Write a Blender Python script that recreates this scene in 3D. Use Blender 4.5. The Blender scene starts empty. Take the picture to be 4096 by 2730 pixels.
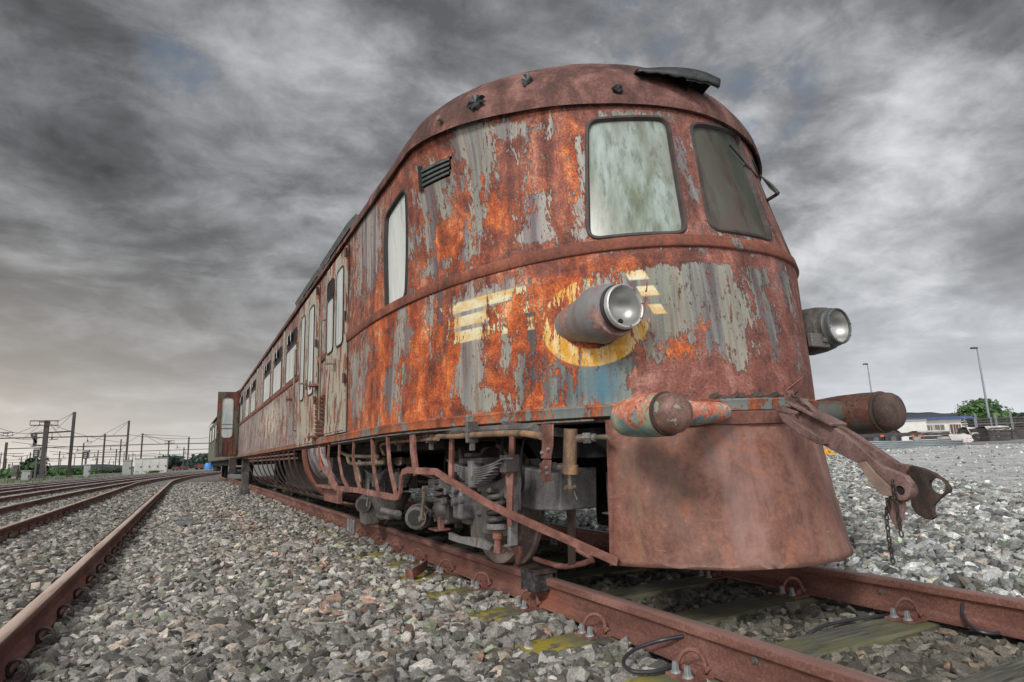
import bpy, bmesh, math, random
import numpy as np
from mathutils import Vector, Matrix
random.seed(7); rng = np.random.default_rng(7)
sc = bpy.context.scene
col = sc.collection

# ---------------------------------------------------------------- camera
F = 2450.0; CX, CY = 2048.0, 1365.0          # focal length in pixels of a 4096 px wide frame
ROLL, PITCH, YAW = math.radians(2.03), math.radians(10.43), math.radians(27.74)
CAMZ = 0.755                                   # camera height above the rail top (z = 0)
FW = np.array([math.sin(YAW)*math.cos(PITCH), math.cos(YAW)*math.cos(PITCH), math.sin(PITCH)])
_r0 = np.array([math.cos(YAW), -math.sin(YAW), 0.0]); _u0 = np.cross(_r0, FW)
RR = math.cos(ROLL)*_r0 - math.sin(ROLL)*_u0
UU = math.sin(ROLL)*_r0 + math.cos(ROLL)*_u0
cam_d = bpy.data.cameras.new("camera"); cam = bpy.data.objects.new("camera", cam_d); col.objects.link(cam)
cam_d.sensor_width = 36; cam_d.lens = 36*F/4096; cam_d.clip_start = 0.05; cam_d.clip_end = 6000
M = Matrix(((RR[0], UU[0], -FW[0], 0), (RR[1], UU[1], -FW[1], 0), (RR[2], UU[2], -FW[2], CAMZ), (0, 0, 0, 1)))
cam.matrix_world = M
sc.camera = cam

# ---------------------------------------------------------------- sun, sky, exposure
SUN_DIR = Vector((-0.72, -0.50, 0.62)).normalized()      # towards the sun
sun_d = bpy.data.lights.new("sun", 'SUN'); sun_d.energy = 1.5; sun_d.angle = math.radians(14); sun_d.color = (1.0, 0.955, 0.88)
sun = bpy.data.objects.new("sun", sun_d); col.objects.link(sun)
sun.rotation_euler = SUN_DIR.to_track_quat('Z', 'Y').to_euler()
sc.view_settings.view_transform = 'Standard'; sc.view_settings.look = 'None'
sc.view_settings.exposure = 0.60; sc.view_settings.gamma = 1.0

class NT:
    """small helper for node trees"""
    def __init__(s, tree): s.t = tree; s.N = tree.nodes; s.L = tree.links
    def set(s, sock, v):
        if v is None: return
        if isinstance(v, bpy.types.NodeSocket): s.L.new(v, sock)
        elif isinstance(v, (tuple, list)) and sock.type == 'RGBA' and len(v) == 3: sock.default_value = (*v, 1)
        else: sock.default_value = v
    def n(s, ty, props=None, **ins):
        nd = s.N.new(ty)
        for k, v in (props or {}).items(): setattr(nd, k, v)
        for k, v in ins.items():
            k = k.replace('_', ' ')
            s.set(nd.inputs[k], v)
        return nd
    def math(s, op, a, b=None, c=None, clamp=False):
        nd = s.N.new('ShaderNodeMath'); nd.operation = op; nd.use_clamp = clamp
        s.set(nd.inputs[0], a); s.set(nd.inputs[1], b); s.set(nd.inputs[2], c)
        return nd.outputs[0]
    def vmath(s, op, a, b=None, scale=None):
        nd = s.N.new('ShaderNodeVectorMath'); nd.operation = op
        s.set(nd.inputs[0], a); s.set(nd.inputs[1], b)
        if scale is not None: s.set(nd.inputs['Scale'], scale)
        return nd.outputs['Value'] if op in ('DOT_PRODUCT', 'LENGTH', 'DISTANCE') else nd.outputs[0]
    def noise(s, vec, scale=5, detail=4, rough=.55, dist=0):
        nd = s.n('ShaderNodeTexNoise', Vector=vec, Scale=scale, Detail=detail, Roughness=rough, Distortion=dist)
        return nd.outputs['Fac']
    def ramp(s, fac, stops, interp='LINEAR'):
        nd = s.N.new('ShaderNodeValToRGB'); nd.color_ramp.interpolation = interp
        e = nd.color_ramp.elements
        while len(e) < len(stops): e.new(0.5)
        for el, (p, c) in zip(e, stops):
            el.position = p; el.color = (c, c, c, 1) if not isinstance(c, (tuple, list)) else (*c, 1)
        s.set(nd.inputs[0], fac)
        return nd.outputs[0]
    def step(s, v, a, b):        # smooth 0..1 between a and b
        nd = s.n('ShaderNodeMapRange', dict(clamp=True)); s.set(nd.inputs[0], v)
        s.set(nd.inputs[1], a); s.set(nd.inputs[2], b); return nd.outputs[0]
    def mix(s, fac, a, b, blend='MIX'):
        nd = s.N.new('ShaderNodeMix'); nd.data_type = 'RGBA'; nd.blend_type = blend
        s.set(nd.inputs[0], fac); s.set(nd.inputs[6], a); s.set(nd.inputs[7], b)
        return nd.outputs[2]
    def mixf(s, fac, a, b):
        nd = s.N.new('ShaderNodeMix'); nd.data_type = 'FLOAT'
        s.set(nd.inputs[0], fac); s.set(nd.inputs[2], a); s.set(nd.inputs[3], b)
        return nd.outputs[0]
    def mapping(s, vec, scale=(1, 1, 1), rot=(0, 0, 0), loc=(0, 0, 0)):
        nd = s.n('ShaderNodeMapping', Vector=vec, Scale=scale, Rotation=rot, Location=loc); return nd.outputs[0]
    def bump(s, h, strength=.5, dist=.01, normal=None):
        nd = s.n('ShaderNodeBump', Height=h, Strength=strength, Distance=dist)
        if normal is not None: s.set(nd.inputs['Normal'], normal)
        return nd.outputs[0]

world = bpy.data.worlds.new("World"); sc.world = world; world.use_nodes = True
w = NT(world.node_tree); w.N.clear()
tc = w.n('ShaderNodeTexCoord').outputs['Generated']
sky = w.n('ShaderNodeTexSky', dict(sky_type='NISHITA', sun_disc=False, sun_elevation=math.asin(SUN_DIR.z),
          sun_rotation=math.atan2(SUN_DIR.x, SUN_DIR.y)))
sxyz = w.n('ShaderNodeSeparateXYZ', Vector=tc)
zz = w.math('ADD', w.math('MAXIMUM', sxyz.outputs[2], 0.0), 0.22)
px = w.math('DIVIDE', sxyz.outputs[0], zz); py = w.math('DIVIDE', sxyz.outputs[1], zz)
pv = w.n('ShaderNodeCombineXYZ', X=px, Y=py, Z=0.0).outputs[0]
wob = w.n('ShaderNodeTexNoise', Vector=pv, Scale=1.4, Detail=3.0).outputs['Color']
pw_ = w.vmath('ADD', pv, w.vmath('SCALE', w.vmath('SUBTRACT', wob, (.5, .5, .5)), scale=.55))
n_big = w.noise(w.mapping(pw_, scale=(.8, 1.0, 1), rot=(0, 0, math.radians(30))), 0.62, 3, .5)
n_mid = w.noise(w.mapping(pw_, scale=(.8, 1.1, 1), rot=(0, 0, math.radians(30))), 2.3, 7, .56)
n_fine = w.noise(w.mapping(tc, scale=(1, 1, 1.8)), 9, 8, .62, .3)
cl = w.math('ADD', w.math('MULTIPLY', n_mid, .50), w.math('ADD', w.math('MULTIPLY', n_big, .36), w.math('MULTIPLY', n_fine, .26)))
cloud = w.ramp(cl, [(.45, (.055, .057, .060)), (.53, (.105, .108, .113)), (.59, (.175, .18, .187)), (.65, (.26, .265, .275)), (.74, (.37, .375, .39))])
# warm thinning towards the horizon
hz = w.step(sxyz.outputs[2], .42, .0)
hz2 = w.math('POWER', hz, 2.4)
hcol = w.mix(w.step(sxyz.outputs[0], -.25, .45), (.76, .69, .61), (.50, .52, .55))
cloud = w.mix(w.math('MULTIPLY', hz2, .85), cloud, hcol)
# broad bright break in the overcast in front of the camera, above the railcar, and an unseen brighter sky added behind the photographer as fill light
def glow(d, lo, hi):
    v = Vector(d).normalized(); return w.step(w.vmath('DOT_PRODUCT', tc, tuple(v)), lo, hi)
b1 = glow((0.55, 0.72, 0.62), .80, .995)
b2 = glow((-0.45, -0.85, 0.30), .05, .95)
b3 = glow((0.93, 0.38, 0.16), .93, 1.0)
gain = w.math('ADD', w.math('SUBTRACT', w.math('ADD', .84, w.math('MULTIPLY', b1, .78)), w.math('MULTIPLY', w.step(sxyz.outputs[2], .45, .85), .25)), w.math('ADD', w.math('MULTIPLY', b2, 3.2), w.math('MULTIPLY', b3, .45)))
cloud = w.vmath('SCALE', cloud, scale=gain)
# gaps of blue sky between the clouds
gdir = w.math('MAXIMUM', w.math('MAXIMUM', glow(tuple(FW*F+RR*(3030-CX)-UU*(400-CY)), .9955, .9990), glow(tuple(FW*F+RR*(715-CX)-UU*(255-CY)), .9984, .9997)), glow(tuple(FW*F+RR*(2560-CX)-UU*(110-CY)), .9970, .9995))
gap = w.math('MULTIPLY', gdir, w.step(n_fine, .58, .42))
skyc = w.mix(.35, w.vmath('SCALE', sky.outputs[0], scale=.08), (.11, .13, .15))
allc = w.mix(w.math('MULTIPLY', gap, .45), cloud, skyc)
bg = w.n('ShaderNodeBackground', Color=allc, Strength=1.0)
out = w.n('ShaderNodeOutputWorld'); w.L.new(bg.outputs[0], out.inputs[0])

# ---------------------------------------------------------------- pixel -> place helpers (frame of 4096 x 2730)
CAMP = np.array([0, 0, CAMZ])
def ray(x, y):
    d = FW*F + RR*(x-CX) - UU*(y-CY); return d/np.linalg.norm(d)
def onz(x, y, z): d = ray(x, y); return CAMP + d*((z-CAMZ)/d[2])
def onx(x, y, X): d = ray(x, y); return CAMP + d*(X/d[0])
def ony(x, y, Y): d = ray(x, y); return CAMP + d*(Y/d[1])
def zp(s, ox, oy, L): return [(ox+a/s, oy+b/s) for a, b in L]
K = 4096/2353.0

# ---------------------------------------------------------------- materials
MATS = {}
def newmat(name):
    m = bpy.data.materials.new(name); m.use_nodes = True
    t = NT(m.node_tree); t.N.clear()
    o = t.n('ShaderNodeOutputMaterial'); b = t.n('ShaderNodeBsdfPrincipled')
    t.L.new(b.outputs[0], o.inputs[0]); MATS[name] = m
    return m, t, b
def rust(name, dark, mid, light, scale=6, streak=.25, paint=None, paint_amt=.0, rough=.85, pscale=7, speck=.35, metal=0.0, bump=.35):
    """weathered metal: rust in three tones with vertical streaks, speckle and optional flaking paint"""
    m, t, b = newmat(name)
    ob = t.n('ShaderNodeTexCoord').outputs['Object']
    st = t.mapping(ob, scale=(1, 1, streak))
    a = t.noise(st, scale, 7, .62, .4)
    f = t.noise(ob, scale*12, 4, .7)
    c = t.ramp(t.math('ADD', t.math('MULTIPLY', a, 1-speck), t.math('MULTIPLY', f, speck)), [(.36, dark), (.50, mid), (.64, light)])
    h = f
    if paint:
        pn = t.math('ADD', t.math('MULTIPLY', t.noise(st, pscale, 8, .62, .5), .8), t.math('MULTIPLY', t.noise(st, pscale*5, 4, .6), .2))
        mask = t.step(pn, .5+(.5-paint_amt)*.35, .508+(.5-paint_amt)*.35)
        edge = t.step(pn, .478+(.5-paint_amt)*.35, .5+(.5-paint_amt)*.35)
        c = t.mix(t.math('MULTIPLY', edge, .5), c, dark)
        pc = t.mix(t.noise(t.mapping(ob, scale=(1, 1, .1)), scale*4, 3, .6), tuple(.7*x for x in paint), tuple(1.25*x for x in paint))
        c = t.mix(mask, c, pc)
        h = t.math('ADD', t.math('MULTIPLY', f, .3), mask)
    t.set(b.inputs['Base Color'], c); b.inputs['Roughness'].default_value = rough; b.inputs['Metallic'].default_value = metal
    t.set(b.inputs['Normal'], t.bump(h, bump, .004))
    return m
def plain(name, c, rough=.7, metal=0, var=.25, scale=8, bump=0.0, bscale=60):
    m, t, b = newmat(name)
    ob = t.n('ShaderNodeTexCoord').outputs['Object']
    a = t.noise(ob, scale, 6, .62, .2)
    cc = t.mix(t.step(a, .3, .7), tuple(x*(1-var) for x in c), tuple(min(1, x*(1+var)) for x in c))
    t.set(b.inputs['Base Color'], cc); b.inputs['Roughness'].default_value = rough; b.inputs['Metallic'].default_value = metal
    if bump: t.set(b.inputs['Normal'], t.bump(t.noise(ob, bscale, 4, .6), bump, .004))
    return m

rust('rust_pink', (.075, .034, .028), (.20, .085, .066), (.33, .165, .135), 3.0, .3, rough=.8)
rust('rust_skirt0', (.10, .045, .036), (.215, .090, .068), (.33, .165, .135), 1.6, .28, rough=.75, speck=.22)
rust('rust_bar', (.09, .042, .034), (.22, .095, .075), (.36, .20, .17), 9, 1, rough=.7)
rust('rust_belt', (.07, .030, .024), (.19, .062, .040), (.34, .115, .065), 4, .4, paint=(.17, .17, .16), paint_amt=.22, pscale=5)
rust('rust_sill', (.08, .03, .02), (.30, .080, .035), (.50, .17, .07), 5, .5, paint=(.16, .18, .17), paint_amt=.42, pscale=6)
rust('rust_roof', (.022, .015, .014), (.110, .048, .040), (.26, .13, .11), 4.6, .55, rough=.85, speck=.26, bump=.6)
rust('rust_dark', (.016, .012, .011), (.050, .034, .029), (.12, .075, .06), 8, .6, rough=.75)
rust('rust_rail', (.085, .036, .028), (.185, .075, .056), (.31, .15, .115), 3, 1, rough=.7, speck=.45)
rust('barrel_paint0', (.12, .035, .02), (.42, .13, .07), (.60, .33, .26), 6, 1, paint=(.20, .31, .29), paint_amt=.45, pscale=4, rough=.55)
rust('barrel_dome', (.07, .04, .035), (.20, .11, .09), (.34, .19, .15), 9, 1, paint=(.25, .26, .21), paint_amt=.30, pscale=5, rough=.6)
rust('barrel_dark', (.035, .022, .018), (.12, .055, .04), (.30, .11, .05), 4, 1, paint=(.07, .08, .07), paint_amt=.45, pscale=4, rough=.6)
rust('lamp_shell', (.14, .085, .08), (.34, .21, .19), (.55, .42, .40), 5, .6, paint=(.22, .215, .22), paint_amt=.55, pscale=6, rough=.5, bump=.6)
rust('grease', (.022, .021, .021), (.068, .063, .060), (.145, .138, .132), 7, .6, paint=(.095, .062, .046), paint_amt=.22, pscale=6, rough=.55)
rust('grease_light', (.060, .058, .058), (.165, .165, .168), (.29, .29, .295), 5, .5, paint=(.17, .115, .085), paint_amt=.20, pscale=5, rough=.55)
rust('under_grey', (.040, .037, .036), (.115, .110, .106), (.22, .21, .20), 6, .6, paint=(.145, .090, .065), paint_amt=.28, pscale=6, rough=.6)
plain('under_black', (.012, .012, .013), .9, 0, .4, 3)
plain('pipe_metal', (.20, .16, .12), .5, .2, .55, 7, .3)
rust('pipe_rust', (.06, .045, .038), (.20, .13, .09), (.46, .26, .12), 12, .4, rough=.6)
plain('rubber', (.025, .025, .026), .6, 0, .3)
plain('seal', (.055, .042, .040), .7, 0, .5, 9, .3)
plain('lens_rim', (.62, .62, .62), .35, .6, .3, 12)
plain('steel_bolt', (.30, .32, .33), .5, .3, .3, 30, .3)
plain('tar', (.028, .032, .034), .45, 0, .5, 20, .6, 40)
plain('vent_metal', (.10, .115, .115), .5, .2, .4, 12, .3)
plain('cable', (.035, .037, .045), .4, 0, .3)
# reflector bowl
m, t, b = newmat('reflector'); b.inputs['Metallic'].default_value = .75; b.inputs['Roughness'].default_value = .40
t.set(b.inputs['Base Color'], t.mix(t.noise(t.n('ShaderNodeTexCoord').outputs['Object'], 14, 4, .6), (.30, .305, .30), (.55, .56, .55)))
# grimy panes
def grime(name, c0, c1, c2, rough=.3, sc_=7):
    m, t, b = newmat(name)
    ob = t.n('ShaderNodeTexCoord').outputs['Object']
    a = t.noise(t.mapping(ob, scale=(1, 1, .08)), sc_, 6, .65, .1); f = t.noise(t.mapping(ob, scale=(1, 1, .45)), 3.4, 5, .6, .2)
    c = t.mix(t.step(a, .35, .62), c0, c1)
    c = t.mix(t.math('MULTIPLY', t.step(f, .42, .62), .7), c, c2)
    d = t.noise(t.mapping(ob, scale=(1, 1, .07)), sc_*2.4, 5, .7, .1)
    c = t.mix(t.math('MULTIPLY', t.step(d, .52, .64), .60), c, tuple(.42*x for x in c2))
    t.set(b.inputs['Base Color'], c); b.inputs['Roughness'].default_value = rough
    return m
grime('pane_cab', (.13, .155, .10), (.34, .415, .40), (.20, .205, .17), .28, 9)
grime('pane_dark', (.050, .060, .045), (.105, .12, .10), (.10, .065, .055), .35, 3)
grime('pane_side', (.48, .52, .51), (.68, .70, .69), (.55, .58, .57), .18, 5)

# main body: paint in flakes over rust; "paint" (P,T,O) and "tone" (dark, blue, painted glint) are broad paint fields on the mesh
def body_material():
    m, t, b = newmat('body_paint')
    uv = t.n('ShaderNodeUVMap', dict(uv_map='plan')).outputs[0]
    A1 = t.n('ShaderNodeAttribute', dict(attribute_name='paint')); A2 = t.n('ShaderNodeAttribute', dict(attribute_name='tone'))
    s1 = t.n('ShaderNodeSeparateColor', Color=A1.outputs['Color']); s2 = t.n('ShaderNodeSeparateColor', Color=A2.outputs['Color'])
    P, T, O = s1.outputs[0], s1.outputs[1], s1.outputs[2]; D, B, W = s2.outputs[0], s2.outputs[1], s2.outputs[2]
    v1 = t.mapping(uv, scale=(1.5, .62, 1)); v2 = t.mapping(uv, scale=(1.35, .5, 1), loc=(3, 5, 0))
    pn = t.math('ADD', t.math('ADD', t.math('MULTIPLY', t.noise(v1, 3.2, 6, .64, .25), .42), t.math('MULTIPLY', t.noise(v2, 13, 6, .68, .3), .34)),
                t.math('MULTIPLY', t.noise(t.mapping(uv, scale=(1.5, .45, 1), loc=(8, 1, 0)), 42, 5, .7, .1), .24))
    pn = t.math('ADD', t.math('MULTIPLY', t.math('SUBTRACT', pn, .5), 1.55), .5)
    chips = t.noise(t.mapping(uv, scale=(2.4, .55, 1), loc=(5, 5, 0)), 21, 6, .66, .15)
    chip2 = t.noise(t.mapping(uv, scale=(1.2, .8, 1), loc=(15, 5, 0)), 48, 4, .6)
    holes = t.math('MULTIPLY', t.math('MAXIMUM', t.math('SUBTRACT', chips, .555), 0.0), 1.5)
    holes = t.math('ADD', holes, t.math('MULTIPLY', t.math('MAXIMUM', t.math('SUBTRACT', chip2, .62), 0.0), 1.2))
    chip3 = t.noise(t.mapping(uv, scale=(2.2, .5, 1), loc=(25, 5, 0)), 7.5, 5, .62, .1)
    holes = t.math('ADD', holes, t.math('MULTIPLY', t.math('MAXIMUM', t.math('SUBTRACT', chip3, .56), 0.0), 1.6))
    val = t.math('SUBTRACT', t.math('ADD', pn, t.math('MULTIPLY', t.math('SUBTRACT', P, .5), .46)), holes)
    mask = t.step(val, .500, .504)
    flk = t.noise(t.mapping(uv, scale=(1.5, .7, 1), loc=(31, 7, 0)), 34, 5, .62, .1)
    mask = t.math('MAXIMUM', mask, t.math('MULTIPLY', t.step(val, .43, .46), t.step(flk, .585, .592)))
    prim = t.math('MULTIPLY', t.step(val, .540, .506), t.step(t.noise(t.mapping(uv, loc=(2, 12, 0)), 17, 5, .65), .50, .53))
    under = t.step(val, .474, .498)
    near = t.step(val, .40, .49)
    lip = t.math('MULTIPLY', mask, t.step(val, .514, .503))
    # rust
    vs = t.mapping(uv, scale=(1.6, .45, 1), loc=(7, 1, 0))
    r1 = t.noise(vs, 3.6, 8, .62, .5); r2 = t.noise(uv, 70, 5, .75); r3 = t.noise(t.mapping(uv, loc=(2, 9, 0)), 9, 7, .66, .6)
    r4 = t.noise(t.mapping(uv, scale=(6, .35, 1)), 7, 5, .6)
    rb = t.math('ADD', t.math('MULTIPLY', r1, .38), t.math('ADD', t.math('MULTIPLY', r2, .32), t.math('MULTIPLY', r3, .30)))
    dull = t.ramp(rb, [(.37, (.040, .020, .018)), (.45, (.130, .048, .038)), (.52, (.235, .088, .068)), (.58, (.34, .17, .145)), (.66, (.50, .33, .30))])
    hot = t.ramp(rb, [(.38, (.055, .018, .012)), (.445, (.20, .040, .018)), (.505, (.44, .088, .022)), (.56, (.66, .19, .05)), (.63, (.85, .48, .28))])
    of = t.step(t.math('ADD', t.math('ADD', t.math('SUBTRACT', O, .5), t.math('MULTIPLY', near, .10)), t.math('ADD', t.math('MULTIPLY', r3, .45), t.math('MULTIPLY', r4, .55))), .36, .66)
    c = t.mix(of, dull, hot)
    # dark mottles
    dm = t.noise(t.mapping(uv, loc=(4, 4, 0)), 5.5, 6, .66, .8)
    c = t.mix(t.math('MULTIPLY', t.step(dm, .56, .68), .55), c, (.045, .020, .017))
    c = t.mix(t.math('MULTIPLY', under, .80), c, (.030, .014, .012))  # shadow line beside the flake edges, painted into the rust colour
    # paint
    stripe = t.noise(t.mapping(uv, scale=(1, .035, 1)), 9, 3, .55)
    st2 = t.noise(t.mapping(uv, scale=(1, .05, 1), loc=(1, 0, 0)), 24, 3, .6)
    pc = t.ramp(stripe, [(.36, (.15, .120, .130)), (.45, (.26, .225, .23)), (.52, (.34, .305, .30)), (.59, (.42, .38, .32)), (.68, (.25, .245, .235))])
    teal = t.ramp(stripe, [(.36, (.055, .040, .045)), (.44, (.075, .070, .075)), (.50, (.15, .185, .165)), (.56, (.21, .23, .17)), (.64, (.17, .13, .12))])
    pc = t.mix(T, pc, teal)
    pc = t.mix(t.math('MULTIPLY', B, .9), pc, (.045, .165, .235))
    pc = t.mix(t.math('MULTIPLY', t.step(st2, .50, .66), .5), pc, (.13, .085, .075))
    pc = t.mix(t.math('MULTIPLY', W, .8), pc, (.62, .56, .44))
    # winged emblem: three bars each side of a yellow ring
    sep = t.n('ShaderNodeSeparateXYZ', Vector=uv); S, Zc = sep.outputs[0], sep.outputs[1]
    def band(v, lo, hi, e=.004):
        return t.math('MULTIPLY', t.step(v, lo-e, lo+e), t.step(v, hi+e, hi-e))
    bars = None
    for (s0, s1_, z0, z1, sl) in BARS:
        ss = t.math('ADD', S, t.math('MULTIPLY', t.math('SUBTRACT', Zc, z0), sl))
        q = t.math('MULTIPLY', band(ss, s0, s1_), band(Zc, z0, z1))
        bars = q if bars is None else t.math('MAXIMUM', bars, q)
    ds = t.math('MULTIPLY', t.math('SUBTRACT', S, RING[0]), .80); dz = t.math('SUBTRACT', Zc, RING[1])
    rr = t.math('SQRT', t.math('ADD', t.math('MULTIPLY', ds, ds), t.math('MULTIPLY', dz, dz)))
    ring = band(rr, RING[2], RING[3])
    yel = t.mix(t.step(t.noise(t.mapping(uv, scale=(1, .4, 1)), 11, 5, .65), .42, .60), (.68, .34, .03), (.80, .62, .32))
    yel2 = t.mix(t.step(t.noise(t.mapping(uv, scale=(.4, 1, 1)), 13, 5, .65), .42, .58), (.72, .66, .46), (.66, .42, .14))
    keep_r = t.step(t.math('ADD', t.noise(t.mapping(uv, scale=(2, .5, 1), loc=(3, 3, 0)), 10, 6, .65), t.math('MULTIPLY', t.math('SUBTRACT', RING[1], Zc), .20)), .475, .49)
    rm = t.math('MULTIPLY', ring, keep_r)
    pc = t.mix(bars, pc, yel2)
    pc = t.mix(t.math('MULTIPLY', prim, .62), pc, (.105, .085, .085))
    c = t.mix(mask, c, pc)
    c = t.mix(t.math('MULTIPLY', lip, .22), c, (.6, .58, .52))
    c = t.mix(rm, c, yel)
    # run-down streaks of rust over everything
    run = t.step(t.noise(t.mapping(uv, scale=(1, .05, 1), loc=(9, 2, 0)), 34, 4, .6), .57, .70)
    c = t.mix(t.math('MULTIPLY', run, .5), c, (.17, .06, .032))
    c = t.mix(t.math('MULTIPLY', D, .75), c, (.030, .020, .018))
    t.set(b.inputs['Base Color'], c)
    t.set(b.inputs['Roughness'], t.mixf(mask, .82, .5))
    h = t.math('ADD', t.math('MULTIPLY', mask, 1.0), t.math('MULTIPLY', t.math('ADD', r2, r3), .35))
    t.set(b.inputs['Normal'], t.bump(h, 1.0, .010))
    return m

def skirt_material():
    m, t, b = newmat('rust_skirt')
    ob = t.n('ShaderNodeTexCoord').outputs['Object']
    col_ = t.noise(t.mapping(ob, scale=(1, .6, .10)), 4.2, 4, .6, .3); a = t.noise(t.mapping(ob, scale=(1, 1, .45)), 3.0, 8, .66, .7); f = t.noise(ob, 45, 5, .75); g = t.noise(ob, 9, 6, .7, .5)
    v = t.math('ADD', t.math('MULTIPLY', a, .45), t.math('ADD', t.math('MULTIPLY', f, .25), t.math('MULTIPLY', g, .30)))
    c = t.ramp(v, [(.37, (.075, .036, .028)), (.46, (.165, .072, .052)), (.53, (.245, .112, .082)), (.60, (.32, .168, .132)), (.68, (.44, .28, .24))])
    c = t.mix(t.math('MULTIPLY', t.step(col_, .53, .66), .55), c, (.24, .185, .115))
    c = t.mix(t.math('MULTIPLY', t.step(col_, .46, .36), .50), c, (.31, .20, .19))
    c = t.mix(t.math('MULTIPLY', t.step(t.noise(t.mapping(ob, loc=(3, 1, 0)), 3.3, 6, .65, 1.0), .56, .66), .40), c, (.40, .14, .065))
    c = t.mix(t.math('MULTIPLY', t.step(t.noise(t.mapping(ob, scale=(1, 1, .35), loc=(7, 1, 2)), 2.2, 7, .7, .8), .55, .67), .62), c, (.105, .072, .068))
    sc_ = t.step(t.noise(t.mapping(ob, scale=(.3, .3, 2.5), rot=(0, .5, .3)), 30, 3, .5), .70, .74)
    c = t.mix(t.math('MULTIPLY', sc_, .35), c, (.5, .36, .32))
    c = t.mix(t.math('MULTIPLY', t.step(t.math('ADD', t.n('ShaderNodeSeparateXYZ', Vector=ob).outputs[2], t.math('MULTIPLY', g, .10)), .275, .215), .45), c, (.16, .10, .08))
    t.set(b.inputs['Base Color'], c); b.inputs['Roughness'].default_value = .62
    t.set(b.inputs['Normal'], t.bump(t.math('ADD', f, t.math('MULTIPLY', a, 3.0)), .5, .006))
    m, t, b = newmat('barrel_paint')
    ob = t.n('ShaderNodeTexCoord').outputs['Object']; z = t.n('ShaderNodeSeparateXYZ', Vector=ob).outputs[2]
    n1 = t.noise(ob, 11, 7, .65, .4); n2 = t.noise(ob, 60, 4, .7); n3 = t.noise(t.mapping(ob, loc=(4, 4, 4)), 7, 6, .62, .6)
    ru = t.ramp(t.math('ADD', t.math('MULTIPLY', n1, .6), t.math('MULTIPLY', n2, .4)), [(.36, (.20, .05, .03)), (.46, (.48, .14, .07)), (.54, (.60, .26, .19)), (.64, (.80, .62, .56))])
    pa = t.mix(t.step(n3, .42, .58), (.085, .21, .26), (.30, .34, .25))
    mk = t.step(t.math('ADD', t.math('MULTIPLY', t.math('SUBTRACT', .895, z), 3.0), t.math('MULTIPLY', t.math('SUBTRACT', n1, .5), 1.6)), -.01, .01)
    mk = t.math('MAXIMUM', mk, t.step(n3, .60, .61))
    c = t.mix(mk, ru, pa); t.set(b.inputs['Base Color'], c); b.inputs['Roughness'].default_value = .42
    t.set(b.inputs['Normal'], t.bump(t.math('ADD', mk, t.math('MULTIPLY', n2, .4)), .6, .004))
skirt_material()
rust('wheel_face', (.07, .05, .046), (.20, .15, .14), (.34, .27, .25), 6, 1, rough=.5)

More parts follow.
